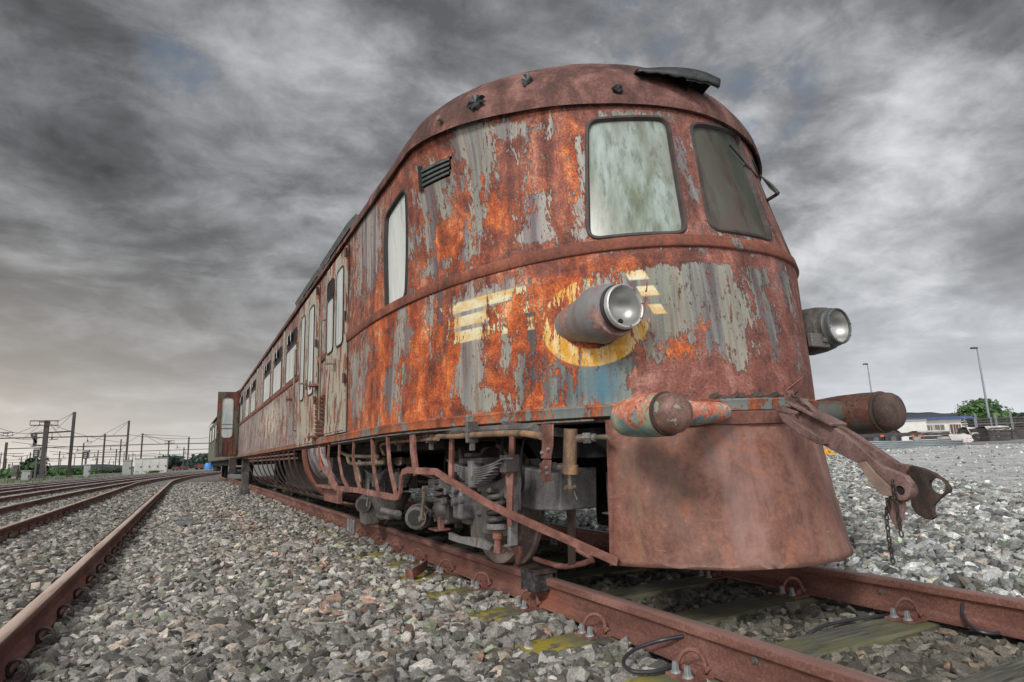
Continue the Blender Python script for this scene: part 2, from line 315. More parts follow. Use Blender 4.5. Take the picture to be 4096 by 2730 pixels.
# ---------------------------------------------------------------- mesh helpers
ORI = {}
class MB:
    def __init__(s): s.v = []; s.f = []
    def add(s, vs, fs):
        o = len(s.v); s.v += [tuple(map(float, p)) for p in vs]; s.f += [tuple(i+o for i in f) for f in fs]; return s
    def box(s, c, d, rz=0, M3=None):
        hx, hy, hz = d[0]/2, d[1]/2, d[2]/2
        vs = [np.array([x, y, z]) for x in (-hx, hx) for y in (-hy, hy) for z in (-hz, hz)]
        if rz: cr, sr = math.cos(rz), math.sin(rz); vs = [np.array([v[0]*cr-v[1]*sr, v[0]*sr+v[1]*cr, v[2]]) for v in vs]
        if M3 is not None: vs = [M3 @ v for v in vs]
        return s.add([v+np.array(c) for v in vs], [(0, 1, 3, 2), (4, 6, 7, 5), (0, 4, 5, 1), (2, 3, 7, 6), (0, 2, 6, 4), (1, 5, 7, 3)])
    def bar(s, p, q, w_, h, up=(0, 0, 1)):
        p = np.array(p, float); q = np.array(q, float); d = q-p; L = np.linalg.norm(d); d /= L
        u = np.array(up, float); sd = np.cross(d, u); sd /= np.linalg.norm(sd); u = np.cross(sd, d)
        M3 = np.stack([d, sd, u], 1); return s.box((p+q)/2, (L, w_, h), M3=M3)
    def strip(s, path, w_, h, ref):
        """rectangular section swept along a path; ref = direction of the h side"""
        P = [np.array(p, float) for p in path]; n = len(P); vs = []; fs = []
        for i, p in enumerate(P):
            d = P[min(i+1, n-1)]-P[max(i-1, 0)]; d /= np.linalg.norm(d)
            u = np.array(ref[i] if isinstance(ref, list) else ref, float); u = u-d*(u@d); u /= np.linalg.norm(u); sd = np.cross(d, u)
            vs += [p+sd*w_/2+u*h/2, p-sd*w_/2+u*h/2, p-sd*w_/2-u*h/2, p+sd*w_/2-u*h/2]
        for i in range(n-1):
            for k in range(4):
                a = i*4+k; b_ = i*4+(k+1) % 4; fs.append((a, b_, b_+4, a+4))
        fs += [(3, 2, 1, 0), tuple(len(vs)-4+k for k in range(4))]
        return s.add(vs, fs)
    def tube(s, path, r, n=10, cap=True):
        P = [np.array(p, float) for p in path]; m_ = len(P); vs = []; fs = []; prev = None
        rs = r if isinstance(r, (list, tuple)) else [r]*m_
        for i, p in enumerate(P):
            d = P[min(i+1, m_-1)]-P[max(i-1, 0)]; d = d/(np.linalg.norm(d)+1e-12)
            if prev is None: a = np.cross(d, (0, 0, 1) if abs(d[2]) < .9 else (1, 0, 0))
            else: a = prev-d*(prev@d)
            a /= np.linalg.norm(a); prev = a; b_ = np.cross(d, a)
            vs += [p+rs[i]*(a*math.cos(2*math.pi*k/n)+b_*math.sin(2*math.pi*k/n)) for k in range(n)]
        for i in range(m_-1):
            for k in range(n): fs.append((i*n+k, i*n+(k+1) % n, (i+1)*n+(k+1) % n, (i+1)*n+k))
        if cap: fs += [tuple(range(n-1, -1, -1)), tuple((m_-1)*n+k for k in range(n))]
        return s.add(vs, fs)
    def lathe(s, o, ax, prof, n=32, caps=True):
        o = np.array(o, float); ax = np.array(ax, float); ax /= np.linalg.norm(ax)
        return s.tube_prof([o+ax*a for a, _ in prof], [max(r, 1e-4) for _, r in prof], ax, n, caps)
    def tube_prof(s, P, rs, ax, n, caps):
        a = np.cross(ax, (0, 0, 1) if abs(ax[2]) < .9 else (1, 0, 0)); a /= np.linalg.norm(a); b_ = np.cross(ax, a); vs = []; fs = []
        for p, r in zip(P, rs): vs += [p+r*(a*math.cos(2*math.pi*k/n)+b_*math.sin(2*math.pi*k/n)) for k in range(n)]
        for i in range(len(P)-1):
            for k in range(n): fs.append((i*n+k, i*n+(k+1) % n, (i+1)*n+(k+1) % n, (i+1)*n+k))
        if caps: fs += [tuple(range(n-1, -1, -1)), tuple((len(P)-1)*n+k for k in range(n))]
        return s.add(vs, fs)
    def prism(s, poly, o, ux, uy, t):
        """2D outline extruded by t along ux x uy"""
        o = np.array(o, float); ux = np.array(ux, float); uy = np.array(uy, float); nz = np.cross(ux, uy); nz /= np.linalg.norm(nz); n = len(poly)
        a = [o+ux*p[0]+uy*p[1] for p in poly]; b_ = [p+nz*t for p in a]
        return s.add(a+b_, [tuple(range(n-1, -1, -1)), tuple(range(n, 2*n))]+[(i, (i+1) % n, (i+1) % n+n, i+n) for i in range(n)])
    def grid(s, G, closed=False):
        """G: list of rows of points"""
        r, c = len(G), len(G[0]); vs = [p for row in G for p in row]
        fs = [(i*c+j, i*c+(j+1) % c, (i+1)*c+(j+1) % c, (i+1)*c+j) for i in range(r-1) for j in range(c if closed else c-1)]
        return s.add(vs, fs)
    def build(s, name, mat, parent=None, origin=None, smooth=35, bevel=0):
        me = bpy.data.meshes.new(name); V = np.array(s.v, float)
        po = np.array(ORI.get(parent.name, (0, 0, 0))) if parent else np.zeros(3)
        if origin is None: origin = po if parent else np.array([V[:, 0].mean(), V[:, 1].mean(), V[:, 2].min()])
        origin = np.array(origin, float)
        me.from_pydata((V-origin).tolist(), [], s.f); me.validate(); me.update()
        if smooth:
            me.shade_smooth()
            try: me.set_sharp_from_angle(angle=math.radians(smooth))
            except Exception: pass
        o = bpy.data.objects.new(name, me); col.objects.link(o)
        ORI[o.name] = tuple(origin)
        if parent: o.parent = parent; o.location = origin-po
        else: o.location = origin
        me.materials.append(MATS[mat] if isinstance(mat, str) else mat)
        if bevel:
            md = o.modifiers.new('bevel', 'BEVEL'); md.width = bevel; md.segments = 2; md.limit_method = 'ANGLE'; md.angle_limit = math.radians(40)
        return o
def empty(name, loc, label, cat, group=None):
    o = bpy.data.objects.new(name, None); col.objects.link(o); o.location = loc; ORI[o.name] = tuple(loc)
    o['label'] = label; o['category'] = cat; o.empty_display_size = .2
    if group: o['group'] = group
    return o
def tag(o, label, cat, group=None):
    o['label'] = label; o['category'] = cat
    if group: o['group'] = group
    return o
def struct(o, kind='structure'): o['kind'] = kind; return o
def wo(o): return np.array(ORI[o.name])

# ---------------------------------------------------------------- railcar body surface
XC, AW = 2.78, 1.51
ZT = [0, .937, 1.843, 2.852]
AP = [2.24, 2.22, 2.33, 2.62]; BT = [2.3, 2.4, 3.0, 1.25]; PW = [1.75, 1.8, 2.3, 1.8]; PQ = [1.75, 1.85, 2.3, 1.65]
YR = 20.3
def par(z): return [np.interp(z, ZT, q) for q in (AP, BT, PW, PQ)]
def plan(dx, z):
    ap, b_, pw, pq = par(z); t_ = np.minimum(np.abs(dx)/AW, 1); return ap+b_*(1-np.maximum(1-t_**pw, 0)**(1/pq))
_th = np.linspace(0, math.pi/2, 1200); _dx = AW*np.sin(_th); _y = plan(_dx, 1.4)
_s = np.concatenate([[0], np.cumsum(np.hypot(np.diff(_dx), np.diff(_y)))]); SE = _s[-1]
def yend(z): a = par(z); return a[0]+a[1]
YE = float(yend(1.4)); LS = YR-YE; AP0 = float(par(1.4)[0])
def PV(S, Z):
    """surface points for arrays of arc length S and height Z"""
    S = np.asarray(S, float); Z = np.asarray(Z, float)+0*S; S = S+0*Z; a = np.abs(S); sg = np.where(S > 0, 1.0, -1.0)
    ap, b_, pw, pq = par(Z); nose = a < SE
    th = np.interp(a, _s, _th); dxt = AW*np.sin(th)
    yref = np.where(nose, plan(dxt, 1.4), YE+(a-SE)); yt = np.where(nose, plan(dxt, Z), YE+(a-SE))
    w_ = np.clip((yref-AP0-.30)/1.0, 0, 1); w_ = w_*w_*(3-2*w_)
    y = yt*(1-w_)+yref*w_
    q = np.clip((y-ap)/b_, 0, 1); dxi = AW*np.maximum(1-(1-q)**pq, 0)**(1/pw)
    dx = np.where(w_ <= 0, dxt, dxi); y = np.where(w_ <= 0, yt, y)
    return np.stack([XC+sg*dx, y, Z], -1)
def P3r(s, z): return PV(float(s), float(z)).reshape(3)
def P3(s, z, off=0):
    if not off: return P3r(s, z)
    e = .004; q = PV(np.array([s, s+e, s-e, s, s]), np.array([z, z, z, z+e, z-e]))
    n = np.cross(q[1]-q[2], q[3]-q[4]); n /= np.linalg.norm(n); return q[0]+n*off
_cand = np.concatenate([np.linspace(0, SE, 500), SE+np.linspace(.01, LS, 1500)])
def s_of(p):
    sg = 1 if p[0] > XC else -1; Q = PV(_cand*sg, p[2]); d = (Q[:, 0]-p[0])**2+(Q[:, 1]-p[1])**2
    return sg*float(_cand[int(np.argmin(d))])
def hit(x, y, off=0.0):
    d = ray(x, y); prev = 1.0
    for t_ in np.arange(1.0, 40, .02):
        p = CAMP+d*t_
        if abs(p[0]-XC) < AW+off and p[1] > plan(p[0]-XC, p[2])-off:
            lo, hi = t_-.02, t_
            for _ in range(14):
                m_ = (lo+hi)/2; q = CAMP+d*m_
                if abs(q[0]-XC) < AW+off and q[1] > plan(q[0]-XC, q[2])-off: hi = m_
                else: lo = m_
            return CAMP+d*hi
def sz(x, y, k=1.0):
    p = hit(x*k, y*k); return np.array([s_of(p), p[2]])

# emblem
rc = sz(1362, 740, K); rB = sz(1360, 842, K); rL = sz(1229, 735, K)
RING = (float(rc[0]), float(rc[1]), .150, .245)
eL = sz(1035, 690, K); eR = sz(1112, 690, K); rr1 = sz(1440, 632, K); rr1b = sz(1498, 640, K)
sL = float(eL[0])
R0 = RING[0]
sr1a = float(sz(1445, 632, K)[0]); sr1b = float(sz(1492, 632, K)[0]); sr2a = float(sz(1473, 668, K)[0]); sr2b = float(sz(1515, 668, K)[0]); sr3a = float(sz(1500, 710, K)[0]); sr3b = float(sz(1530, 710, K)[0])
zr1 = (float(sz(1470, 643, K)[1]), float(sz(1470, 621, K)[1])); zr2 = (float(sz(1495, 680, K)[1]), float(sz(1495, 657, K)[1])); zr3 = (float(sz(1515, 722, K)[1]), float(sz(1515, 699, K)[1]))
def zl(x, y): return float(sz(x, y, K)[1])
BARS = [(sL-.06, R0-.19, zl(1075, 714), zl(1075, 690), .9), (sL-.02, R0-.25, zl(1075, 748), zl(1075, 724), .9), (sL+.0, R0-.27, zl(1075, 785), zl(1075, 758), .9),
        (sr1a, sr1b, zr1[0], zr1[1], .5), (sr2a, sr2b, zr2[0], zr2[1], .5), (sr3a, sr3b, zr3[0], zr3[1], .5)]
body_material()

# broad paint fields: (x, y in the 2353 px view, radius along s, radius in z, {field: target})
BLOBS = [
 (1120, 360, .06, .22, dict(P=.80, T=.7)), (1095, 400, .035, .25, dict(P=.78, T=.75)), (1150, 300, .16, .05, dict(P=.72, T=.5)), (1060, 330, .05, .10, dict(P=.62)),
 (1010, 420, .10, .11, dict(P=.85, T=.85)), (985, 490, .07, .22, dict(P=.78, T=.35)), (1030, 460, .08, .12, dict(P=.60, T=.5)), (1262, 300, .045, .07, dict(P=.72)),
 (1240, 480, .05, .10, dict(P=.58)), (1345, 400, .03, .22, dict(P=.66)), (1340, 500, .05, .12, dict(P=.66)), (1235, 545, .10, .07, dict(P=.78, T=.1)),
 (1330, 535, .06, .03, dict(P=.68)), (1020, 610, .26, .05, dict(P=.64)), (930, 640, .10, .10, dict(P=.56)), (955, 560, .10, .12, dict(P=.58)),
 (1080, 720, .11, .13, dict(P=.90, T=.0)), (1150, 670, .14, .06, dict(P=.72, T=.1)), (1085, 820, .08, .20, dict(P=.84, T=.35)), (1110, 920, .15, .06, dict(P=.80, T=.55)), (1060, 870, .06, .10, dict(P=.72, T=.5)),
 (990, 820, .10, .14, dict(P=.46)), (915, 800, .12, .22, dict(P=.62)), (900, 900, .10, .12, dict(P=.72)), (820, 870, .22, .26, dict(P=.72)), (935, 760, .05, .16, dict(P=.60)),
 (1205, 880, .045, .15, dict(P=.70, T=.9, D=.15)), (1165, 800, .04, .14, dict(P=.66, T=.4)), (1240, 860, .10, .10, dict(P=.58, T=.8)), (1290, 905, .10, .05, dict(P=.66, T=.9)),
 (1220, 760, .03, .12, dict(P=.62, T=.9, D=.2)), (1340, 880, .12, .10, dict(P=.86, T=1., B=.25)), (1395, 880, .09, .11, dict(P=.95, T=1., B=.95)), (1440, 860, .04, .10, dict(P=.60, T=.9, B=.4)),
 (1515, 740, .055, .20, dict(P=.93, T=.85)), (1500, 650, .10, .08, dict(P=.88, T=.8)), (1470, 640, .08, .08, dict(P=.88, T=.8)), (1520, 620, .03, .06, dict(P=.75, T=.8)),
 (1600, 640, .07, .11, dict(P=.80, T=.75)), (1660, 660, .08, .16, dict(P=.84, T=.6)), (1610, 760, .05, .12, dict(P=.78, T=.6)), (1680, 760, .08, .10, dict(P=.68, T=.7)), (1690, 840, .03, .10, dict(P=.66, T=.7)),
 (1760, 660, .06, .18, dict(P=.58, T=.8)), (1770, 780, .05, .10, dict(P=.66, T=.85)), (1805, 640, .04, .12, dict(P=.60, T=.9)), (1570, 700, .03, .14, dict(P=.70, T=.3)), (1650, 720, .20, .18, dict(P=.66, T=.7)), (1530, 690, .10, .18, dict(P=.86, T=.9)), (1430, 830, .05, .05, dict(P=.7, T=.9)), (1740, 640, .10, .10, dict(P=.6, T=.8)), (1185, 300, .2, .04, dict(P=.7, T=.5)),  (1078, 735, .10, .11, dict(P=.97, T=.0)), (1150, 672, .10, .04, dict(P=.82, T=.1)), (1578, 400, .03, .26, dict(P=.74, T=.5)), (1450, 264, .22, .025, dict(P=.7, T=.9)), (848, 530, .38, .34, dict(P=.80, T=0.)), (905, 560, .10, .20, dict(P=.66)), (850, 640, .25, .10, dict(P=.62)),
 (900, 740, .30, .30, dict(O=.80)), (980, 850, .28, .22, dict(O=1.)), (960, 900, .22, .10, dict(O=1.)), (1180, 740, .14, .14, dict(O=.82)), (1250, 900, .22, .08, dict(O=.95)), (1190, 910, .12, .06, dict(O=1.)),
 (1040, 560, .25, .18, dict(O=.62)), (1330, 420, .07, .30, dict(O=.72)), (1120, 480, .25, .20, dict(O=.58)), (1480, 640, .16, .05, dict(O=.75)), (1300, 660, .16, .05, dict(O=.72)), (1180, 400, .10, .14, dict(O=.35)), (1260, 450, .14, .16, dict(O=.42)),
 (1560, 800, .08, .06, dict(O=.62, P=.40)), (1600, 740, .05, .04, dict(O=.65)), (1560, 870, .22, .06, dict(P=.12, O=.30)), (1760, 880, .3, .07, dict(P=.1, O=.15)), (1600, 590, .5, .03, dict(P=.15, O=.35)),
 (1100, 600, .5, .03, dict(P=.30)), (1410, 610, .18, .04, dict(P=.18, O=.55)),
]
def fields(S, Z):
    """paint fields for arrays S (arc length) and Z (height)"""
    n = len(S); d = {k: np.zeros(n) for k in 'PTODBW'}
    side = np.clip((-S-SE-.2)/2.5, 0, 1)                       # 0 at the nose, 1 along the flat side
    d['P'] += .36+.22*side; d['O'] += .40+.02*side; d['T'] += .30-.28*side
    up = np.clip((Z-1.95)/.8, 0, 1)
    d['P'] += np.where(S < -SE, .06*np.clip((3.0-(-S-SE))/3, 0, 1)*up, 0)
    low = np.clip((1.9-Z)/.9, 0, 1)
    d['O'] += .26*low*np.clip(1-side*1.4, 0, 1)*np.clip((-S-.6)/.5, 0, 1)
    front = np.clip(1-(-S-.1)/.9, 0, 1)
    d['O'] -= .22*front; d['P'] -= .03*front
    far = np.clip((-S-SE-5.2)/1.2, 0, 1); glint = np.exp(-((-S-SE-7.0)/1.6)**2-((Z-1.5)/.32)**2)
    d['W'] += 1.0*glint; d['P'] += .05*far  # warm glint of light painted into the colour of the side
    for (bx, by, rs, rz, dd) in BL:
        q = ((S-bx)/(rs*1.3))**2+((Z-by)/(rz*1.22))**2
        g = np.exp(-q**1.4)
        for k, v in dd.items(): d[k] += g*(v-d[k])
    return d
BL = []
for (bx, by, rs, rz, dd) in BLOBS:
    q = sz(bx, by, K); BL.append((q[0], q[1], rs, rz, dd))

WHOLE = (XC, 11.0, 0.0)
car = empty('derelict_railcar', WHOLE, 'rusting streamlined railcar with rounded nose and flaking paint on the nearest track', 'railcar')

def outline(c4, r=.05, n=6):
    """rounded outline of a quad (TL,TR,BR,BL) in the (s,z) plane"""
    c4 = [np.array(c, float) for c in c4]; pts = []
    for i in range(4):
        p = c4[i]; a = c4[i-1]-p; b_ = c4[(i+1) % 4]-p
        ra = r[i] if isinstance(r, (list, tuple)) else r
        a0 = p+a/np.linalg.norm(a)*ra; b0 = p+b_/np.linalg.norm(b_)*ra
        for k in range(n+1):
            u = k/n; pts.append((1-u)**2*a0+2*u*(1-u)*p+u*u*b0)
    # resample long edges
    out_ = []
    for i, p in enumerate(pts):
        q = pts[(i+1) % len(pts)]; L = np.linalg.norm(q-p); m_ = max(1, int(L/.06))
        for k in range(m_): out_.append(p+(q-p)*k/m_)
    return out_
def grow(pl, e):
    n = len(pl); cen = sum(pl)/n; out_ = []
    for i in range(n):
        d = pl[(i+1) % n]-pl[i-1]; nn = np.array([d[1], -d[0]]); L = np.linalg.norm(nn)
        nn = nn/(L+1e-9)
        if nn @ (pl[i]-cen) < 0: nn = -nn
        out_.append(pl[i]+nn*e)
    return out_
HOLES = []
def window(name, c4, r, frame_mat, pane_mat, fw=.028, hole=True, proud=.010, depth=-.022, parent=car, pane_name='pane', roundings=None):
    ol = outline(c4, r)
    if hole: HOLES.append(grow(ol, .012))
    b_ = MB(); loops = [(fw, .001), (fw*.75, proud), (fw*.15, proud), (-.004, depth)] if hole else [(fw, .001), (fw*.8, proud), (fw*.2, proud), (0, proud*.3)]
    b_.grid([[P3(q[0], q[1], o) for q in grow(ol, e)] for e, o in loops], closed=True)
    fr = b_.build(name, frame_mat, parent)
    g = MB(); cen = sum(ol)/len(ol); po = depth+.004 if hole else proud*.45
    g.grid([[P3(*(cen+(q-cen)*u), po) for q in (grow(ol, .004) if hole else ol)] for u in (1, .8, .6, .4, .2, .02)], closed=True); nq = len(ol); g.f.append(tuple(5*nq+i for i in range(nq)))
    g.build(pane_name, pane_mat, fr)
    return fr
c = lambda L: [sz(x, y) for x, y in L]
window('front_window', c([(2354, 487), (2664, 478), (2738, 928), (2357, 952)]), .075, 'seal', 'pane_cab', .024)
w2 = c([(2766, 500), (2950, 545), (3085, 958), (2846, 912)])
window('front_window', w2, .07, 'seal', 'pane_dark', .024)
w3 = [(-c([(2354, 487)])[0][0], 2.74), (-c([(2664, 478)])[0][0]+.12, 2.78)]
sA, sB = .62, 1.02
window('front_window', [(sA-.02, 2.72), (sB, 2.70), (sB+.06, 1.95), (sA+.05, 1.95)], .06, 'seal', 'pane_dark', .024)
def side_q(y0, y1, z0, z1):        # y0 near, y1 far; TL,TR,BR,BL as seen from outside
    k = lambda y, z: s_of(np.array([XC-AW, y, z])) if y > yend(z) else -float(np.interp(0, [0, 1], [0, 1]))
    return [np.array([k(y1, z1), z1]), np.array([k(y0, z1), z1]), np.array([k(y0, z0), z0]), np.array([k(y1, z0), z0])]
cw = [sz(1547, 868), sz(1621, 762), sz(1621, 1184), sz(1547, 1240)]
window('cab_side_window', cw, .05, 'rubber', 'pane_side', .03)

# louvred air vent (four slats in a dark recess)
lv = [sz(1690, 676), sz(1803, 626), sz(1803, 702), sz(1693, 757)]
HOLES.append([np.array(q) for q in lv])
b_ = MB(); b_.grid([[P3(*(np.array(lv[0])*(1-u)+np.array(lv[1])*u), -.06) for u in np.linspace(0, 1, 8)], [P3(*(np.array(lv[3])*(1-u)+np.array(lv[2])*u), -.06) for u in np.linspace(0, 1, 8)]])
vent = b_.build('air_vent', 'under_black', car)
for k in range(4):
    v0 = (k+.35)/4.2; b_ = MB(); rows = []
    for dv, of in ((-.10, -.035), (-.02, .012), (.10, .014), (.13, .002), (.02, -.045)):
        rows.append([P3(*((np.array(lv[0])*(1-u)+np.array(lv[1])*u)*(1-v0-dv)+(np.array(lv[3])*(1-u)+np.array(lv[2])*u)*(v0+dv)), of) for u in np.linspace(-.02, 1.0, 9)])
    b_.grid(rows); b_.build('slat', 'vent_metal', vent)
b_ = MB(); b_.strip([P3(lv[0][0]-.012, lv[0][1]+.02, .01), P3(lv[3][0]-.012, lv[3][1]-.01, .01)], .022, .03, (0, -1, 0)); b_.build('vent_edge', 'rubber', vent)

# ---- body shell with openings
def body_shell():
    th = []
    step_ = .021
    ss = list(np.arange(-SE-4.6, SE+.001, step_))
    far = list(-SE-4.6-np.cumsum([.06]*int((LS-4.6)/.06)))[::-1]
    ss = [-(SE+LS)]+far+ss+list(np.linspace(SE+.3, SE+LS, 30))
    zs = np.arange(.985, 2.90, .0205); zs[-1] = 2.88
    nz, ns = len(zs), len(ss)
    S = np.tile(ss, nz); Z = np.repeat(zs, ns); V = PV(S, Z)
    # slight buckling of the plates
    N2 = np.zeros(len(V))
    for k in range(9):
        a, b2, ph = rng.uniform(1, 6), rng.uniform(1, 6), rng.uniform(0, 6); N2 += np.sin(S*a+Z*b2*1.3+ph)*.0011
    dirn = np.zeros_like(V); dirn[:, 0] = (V[:, 0]-XC)/AW; dirn[:, 1] = -np.sqrt(np.clip(1-dirn[:, 0]**2, 0, 1))*(np.abs(S) < SE)
    V += dirn*N2[:, None]
    fs = []
    hp = []
    for h in HOLES:
        H = np.array(h); hp.append((H, H.min(0), H.max(0)))
    def inside(H, x, y):
        r = False; n = len(H); j = n-1
        for i in range(n):
            if (H[i][1] > y) != (H[j][1] > y) and x < (H[j][0]-H[i][0])*(y-H[i][1])/(H[j][1]-H[i][1])+H[i][0]: r = not r
            j = i
        return r
    for i in range(nz-1):
        zc = (zs[i]+zs[i+1])/2
        for j in range(ns-1):
            scx = (ss[j]+ss[j+1])/2; cut = False
            for H, lo, hi in hp:
                if lo[0] < scx < hi[0] and lo[1] < zc < hi[1] and inside(H, scx, zc): cut = True; break
            if not cut: fs.append((i*ns+j, i*ns+j+1, (i+1)*ns+j+1, (i+1)*ns+j))
    me = bpy.data.meshes.new('body_shell'); me.from_pydata((V-np.array(WHOLE)).tolist(), [], fs); me.update()
    uvl = me.uv_layers.new(name='plan'); li = np.zeros(len(me.loops), dtype=np.int32); me.loops.foreach_get('vertex_index', li)
    uvl.data.foreach_set('uv', np.stack([S[li], Z[li]], 1).astype(np.float32).ravel())
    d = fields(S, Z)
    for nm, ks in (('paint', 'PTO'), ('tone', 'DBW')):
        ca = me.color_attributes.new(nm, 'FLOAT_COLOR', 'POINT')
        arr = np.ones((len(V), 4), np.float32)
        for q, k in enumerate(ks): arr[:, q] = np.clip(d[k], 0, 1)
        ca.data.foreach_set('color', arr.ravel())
    me.shade_smooth()
    o = bpy.data.objects.new('body_shell', me); col.objects.link(o); o.parent = car; ORI[o.name] = WHOLE
    me.materials.append(MATS['body_paint'])
    return o
shell = body_shell()

# end wall, floor
b_ = MB(); b_.box((XC, YR-.02, 1.95), (2*AW-.04, .04, 2.0)); b_.build('end_wall', 'rust_pink', car)
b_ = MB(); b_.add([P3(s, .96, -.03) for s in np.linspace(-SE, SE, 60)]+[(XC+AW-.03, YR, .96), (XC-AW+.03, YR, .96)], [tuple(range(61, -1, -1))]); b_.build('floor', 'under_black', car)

def srange(a, b2, st=.05):
    n = max(2, int(abs(b2-a)/st)); return np.linspace(a, b2, n)
sAll = np.concatenate([np.linspace(-(SE+LS), -SE-.2, 60), np.linspace(-SE, SE, 260), np.linspace(SE+.5, SE+LS, 12)])
def swept(name, mat, prof, parent=car, ss=sAll):
    b_ = MB(); b_.grid([[P3(s, z, o) for s in ss] for z, o in prof]); return b_.build(name, mat, parent, smooth=50)
swept('belt_moulding', 'rust_belt', [(1.842, -.004), (1.843, .010), (1.848, .016), (1.905, .018), (1.914, .013), (1.917, -.004)])
swept('sill_strip', 'rust_sill', [(.928, -.03), (.930, .012), (.936, .022), (.975, .020), (.985, .024), (.996, .016), (1.0, -.004)])
swept('lower_flange', 'rust_dark', [(.900, -.09), (.905, -.02), (.922, -.014), (.929, -.03)])

# ---- roof
def roof():
    ZG, OUT_, YC = 2.852, .035, 3.9
    th = np.linspace(-math.pi/2, math.pi/2, 150); v = np.linspace(0, math.pi/2, 34)
    rows = []
    for vv in v:
        r = math.cos(vv); row = []
        h0 = .80
        for yy in np.linspace(YR-YC, .1, 90):
            h = h0-.07*min(1, yy/3); row.append((XC-(AW+OUT_)*r, YC+yy, ZG+h*math.sin(vv)**1.2))
        for t_ in th:
            dx = (AW+OUT_)*math.sin(t_); y0 = float(plan(dx*AW/(AW+OUT_), ZG))-OUT_
            row.append((XC+dx*r, YC-(YC-y0)*r, ZG+h0*math.sin(vv)**1.2))
        for yy in np.linspace(.1, YR-YC, 30):
            h = h0-.07*min(1, yy/3); row.append((XC+(AW+OUT_)*r, YC+yy, ZG+h*math.sin(vv)**1.2))
        rows.append(row)
    lip = [[(XC+(p[0]-XC)*.985, p[1]+(.03 if p[1] < YC else 0)*max(0, 1-abs(p[0]-XC)/AW), ZG+.002) for p in rows[0]]]
    rows[0] = [(p[0], p[1], ZG-.006) for p in rows[0]]
    b_ = MB(); b_.grid(lip+rows)
    o = b_.build('roof', 'rust_roof', car, smooth=60)
    dt = bpy.data.textures.new('dents', 'CLOUDS'); dt.noise_scale = .25
    md = o.modifiers.new('dents', 'DISPLACE'); md.texture = dt; md.strength = .022; md.mid_level = .5; md.texture_coords = 'LOCAL'
    return o
rf = roof()
def roofp(dx_frac, y, vfrac, up=0.0):
    """point on the roof: angle across (0 = gutter .. 1 = crown) on the left side"""
    vv = vfrac*math.pi/2; r = math.cos(vv)
    return np.array([XC-(AW+.035)*r-up*.6, y, 2.852+.75*math.sin(vv)**1.2+up])
def roofhit(x, y):
    d = ray(x*K, y*K)
    for t_ in np.arange(2, 12, .004):
        p = CAMP+d*t_
        if p[2] < 2.84 or p[2] > 3.66: continue
        v_ = math.asin(min(1, max(0, (p[2]-2.852)/.8))**(1/1.2)); r = math.cos(v_)
        if r < .02: continue
        dx = (p[0]-XC)/r
        if p[1] < 3.9:
            if abs(dx) < AW+.035:
                y0 = float(plan(dx*AW/(AW+.035), 2.852))-.035
                if p[1] > 3.9-(3.9-y0)*r: return p, d
        elif abs(dx) < AW+.035: return p, d
    return None, d
# torn strips of tar patching on the roof
def patch(x, y, pts, sc_=1.0, mat='tar'):
    p, d = roofhit(x, y)
    if p is None: print('no roofhit', x, y); return
    n = np.array([p[0]-XC, (p[1]-3.9) if p[1] < 3.9 else 0, (p[2]-2.7)*1.1]); n /= np.linalg.norm(n)
    ux = np.cross((0, 0, 1), n); ux /= np.linalg.norm(ux); uy = np.cross(n, ux)
    b_ = MB(); m_ = len(pts)
    ring = [p+n*.004+ux*a*sc_+uy*b2*sc_ for a, b2 in pts]; cen = p+n*.016
    ring2 = [p+n*rng.uniform(.015, .035)+(q-p)*.9 for q in ring]
    b_.add(ring+ring2+[cen], [(i, (i+1) % m_, m_+(i+1) % m_, m_+i) for i in range(m_)]+[(m_+i, m_+(i+1) % m_, 2*m_) for i in range(m_)])
    b_.build('tar_patch', mat, car, smooth=25)
def blob(n, r0, r1, seed):
    g = np.random.default_rng(seed); return [(math.cos(2*math.pi*k/n)*g.uniform(r0, r1), math.sin(2*math.pi*k/n)*g.uniform(r0, r1)) for k in range(n)]
patch(1096, 238, blob(22, .035, .085, 3))
patch(1213, 190, [(a*.7, b2*1.35) for a, b2 in blob(18, .035, .06, 5)])
patch(1418, 210, blob(16, .022, .045, 8))
p, d = roofhit(1018, 280)
if p is not None:
    b_ = MB(); b_.lathe(p, (-.9, -.3, .25), [(-.02, .014), (.03, .014), (.032, .020), (.045, .020), (.046, .012)], 12); b_.build('marker_socket', 'pipe_metal', car)
# roof ventilator cowl on the crown, right of centre
p0, d0 = roofhit(1500, 175); 
if p0 is None: p0 = np.array([2.9, 3.2, 3.55])
def cowl():
    A0, A1 = roofhit(1462, 172)[0], roofhit(1618, 226)[0]
    print('cowl', A0, A1)
    ax = A1-A0; L = np.linalg.norm(ax); ax /= L; sd = np.cross(ax, (0, 0, 1)); sd /= np.linalg.norm(sd); up = np.cross(sd, ax)
    if up[2] < 0: up = -up
    rows = []
    for u in np.linspace(0, 1, 18):
        h = .035+.105*math.sin(min(1, u*1.25)*math.pi/2)-.02*max(0, u-.8)/.2; wd = .07+.11*math.sin(u*math.pi/2)
        rows.append([A0+ax*L*(u*1.06-.03)+sd*wd*math.cos(a)+up*(h*math.sin(a)**.7-.035+(.004*math.sin(u*40)+rng.uniform(-.008, .008) if abs(math.cos(a)) > .98 else 0)) for a in np.linspace(0, math.pi, 15)])
    o = MB().grid(rows).build('roof_ventilator', 'tar', car); md = o.modifiers.new('thickness', 'SOLIDIFY'); md.thickness = .008
    MB().grid([[q-up*.012-ax*.004 for q in r] for r in rows[10:18]]).build('dark_lining', 'under_black', o)
    e = rows[-1]; MB().add([q-ax*.16 for q in e], [tuple(range(15))]).build('dark_mouth', 'under_black', o)
cowl()
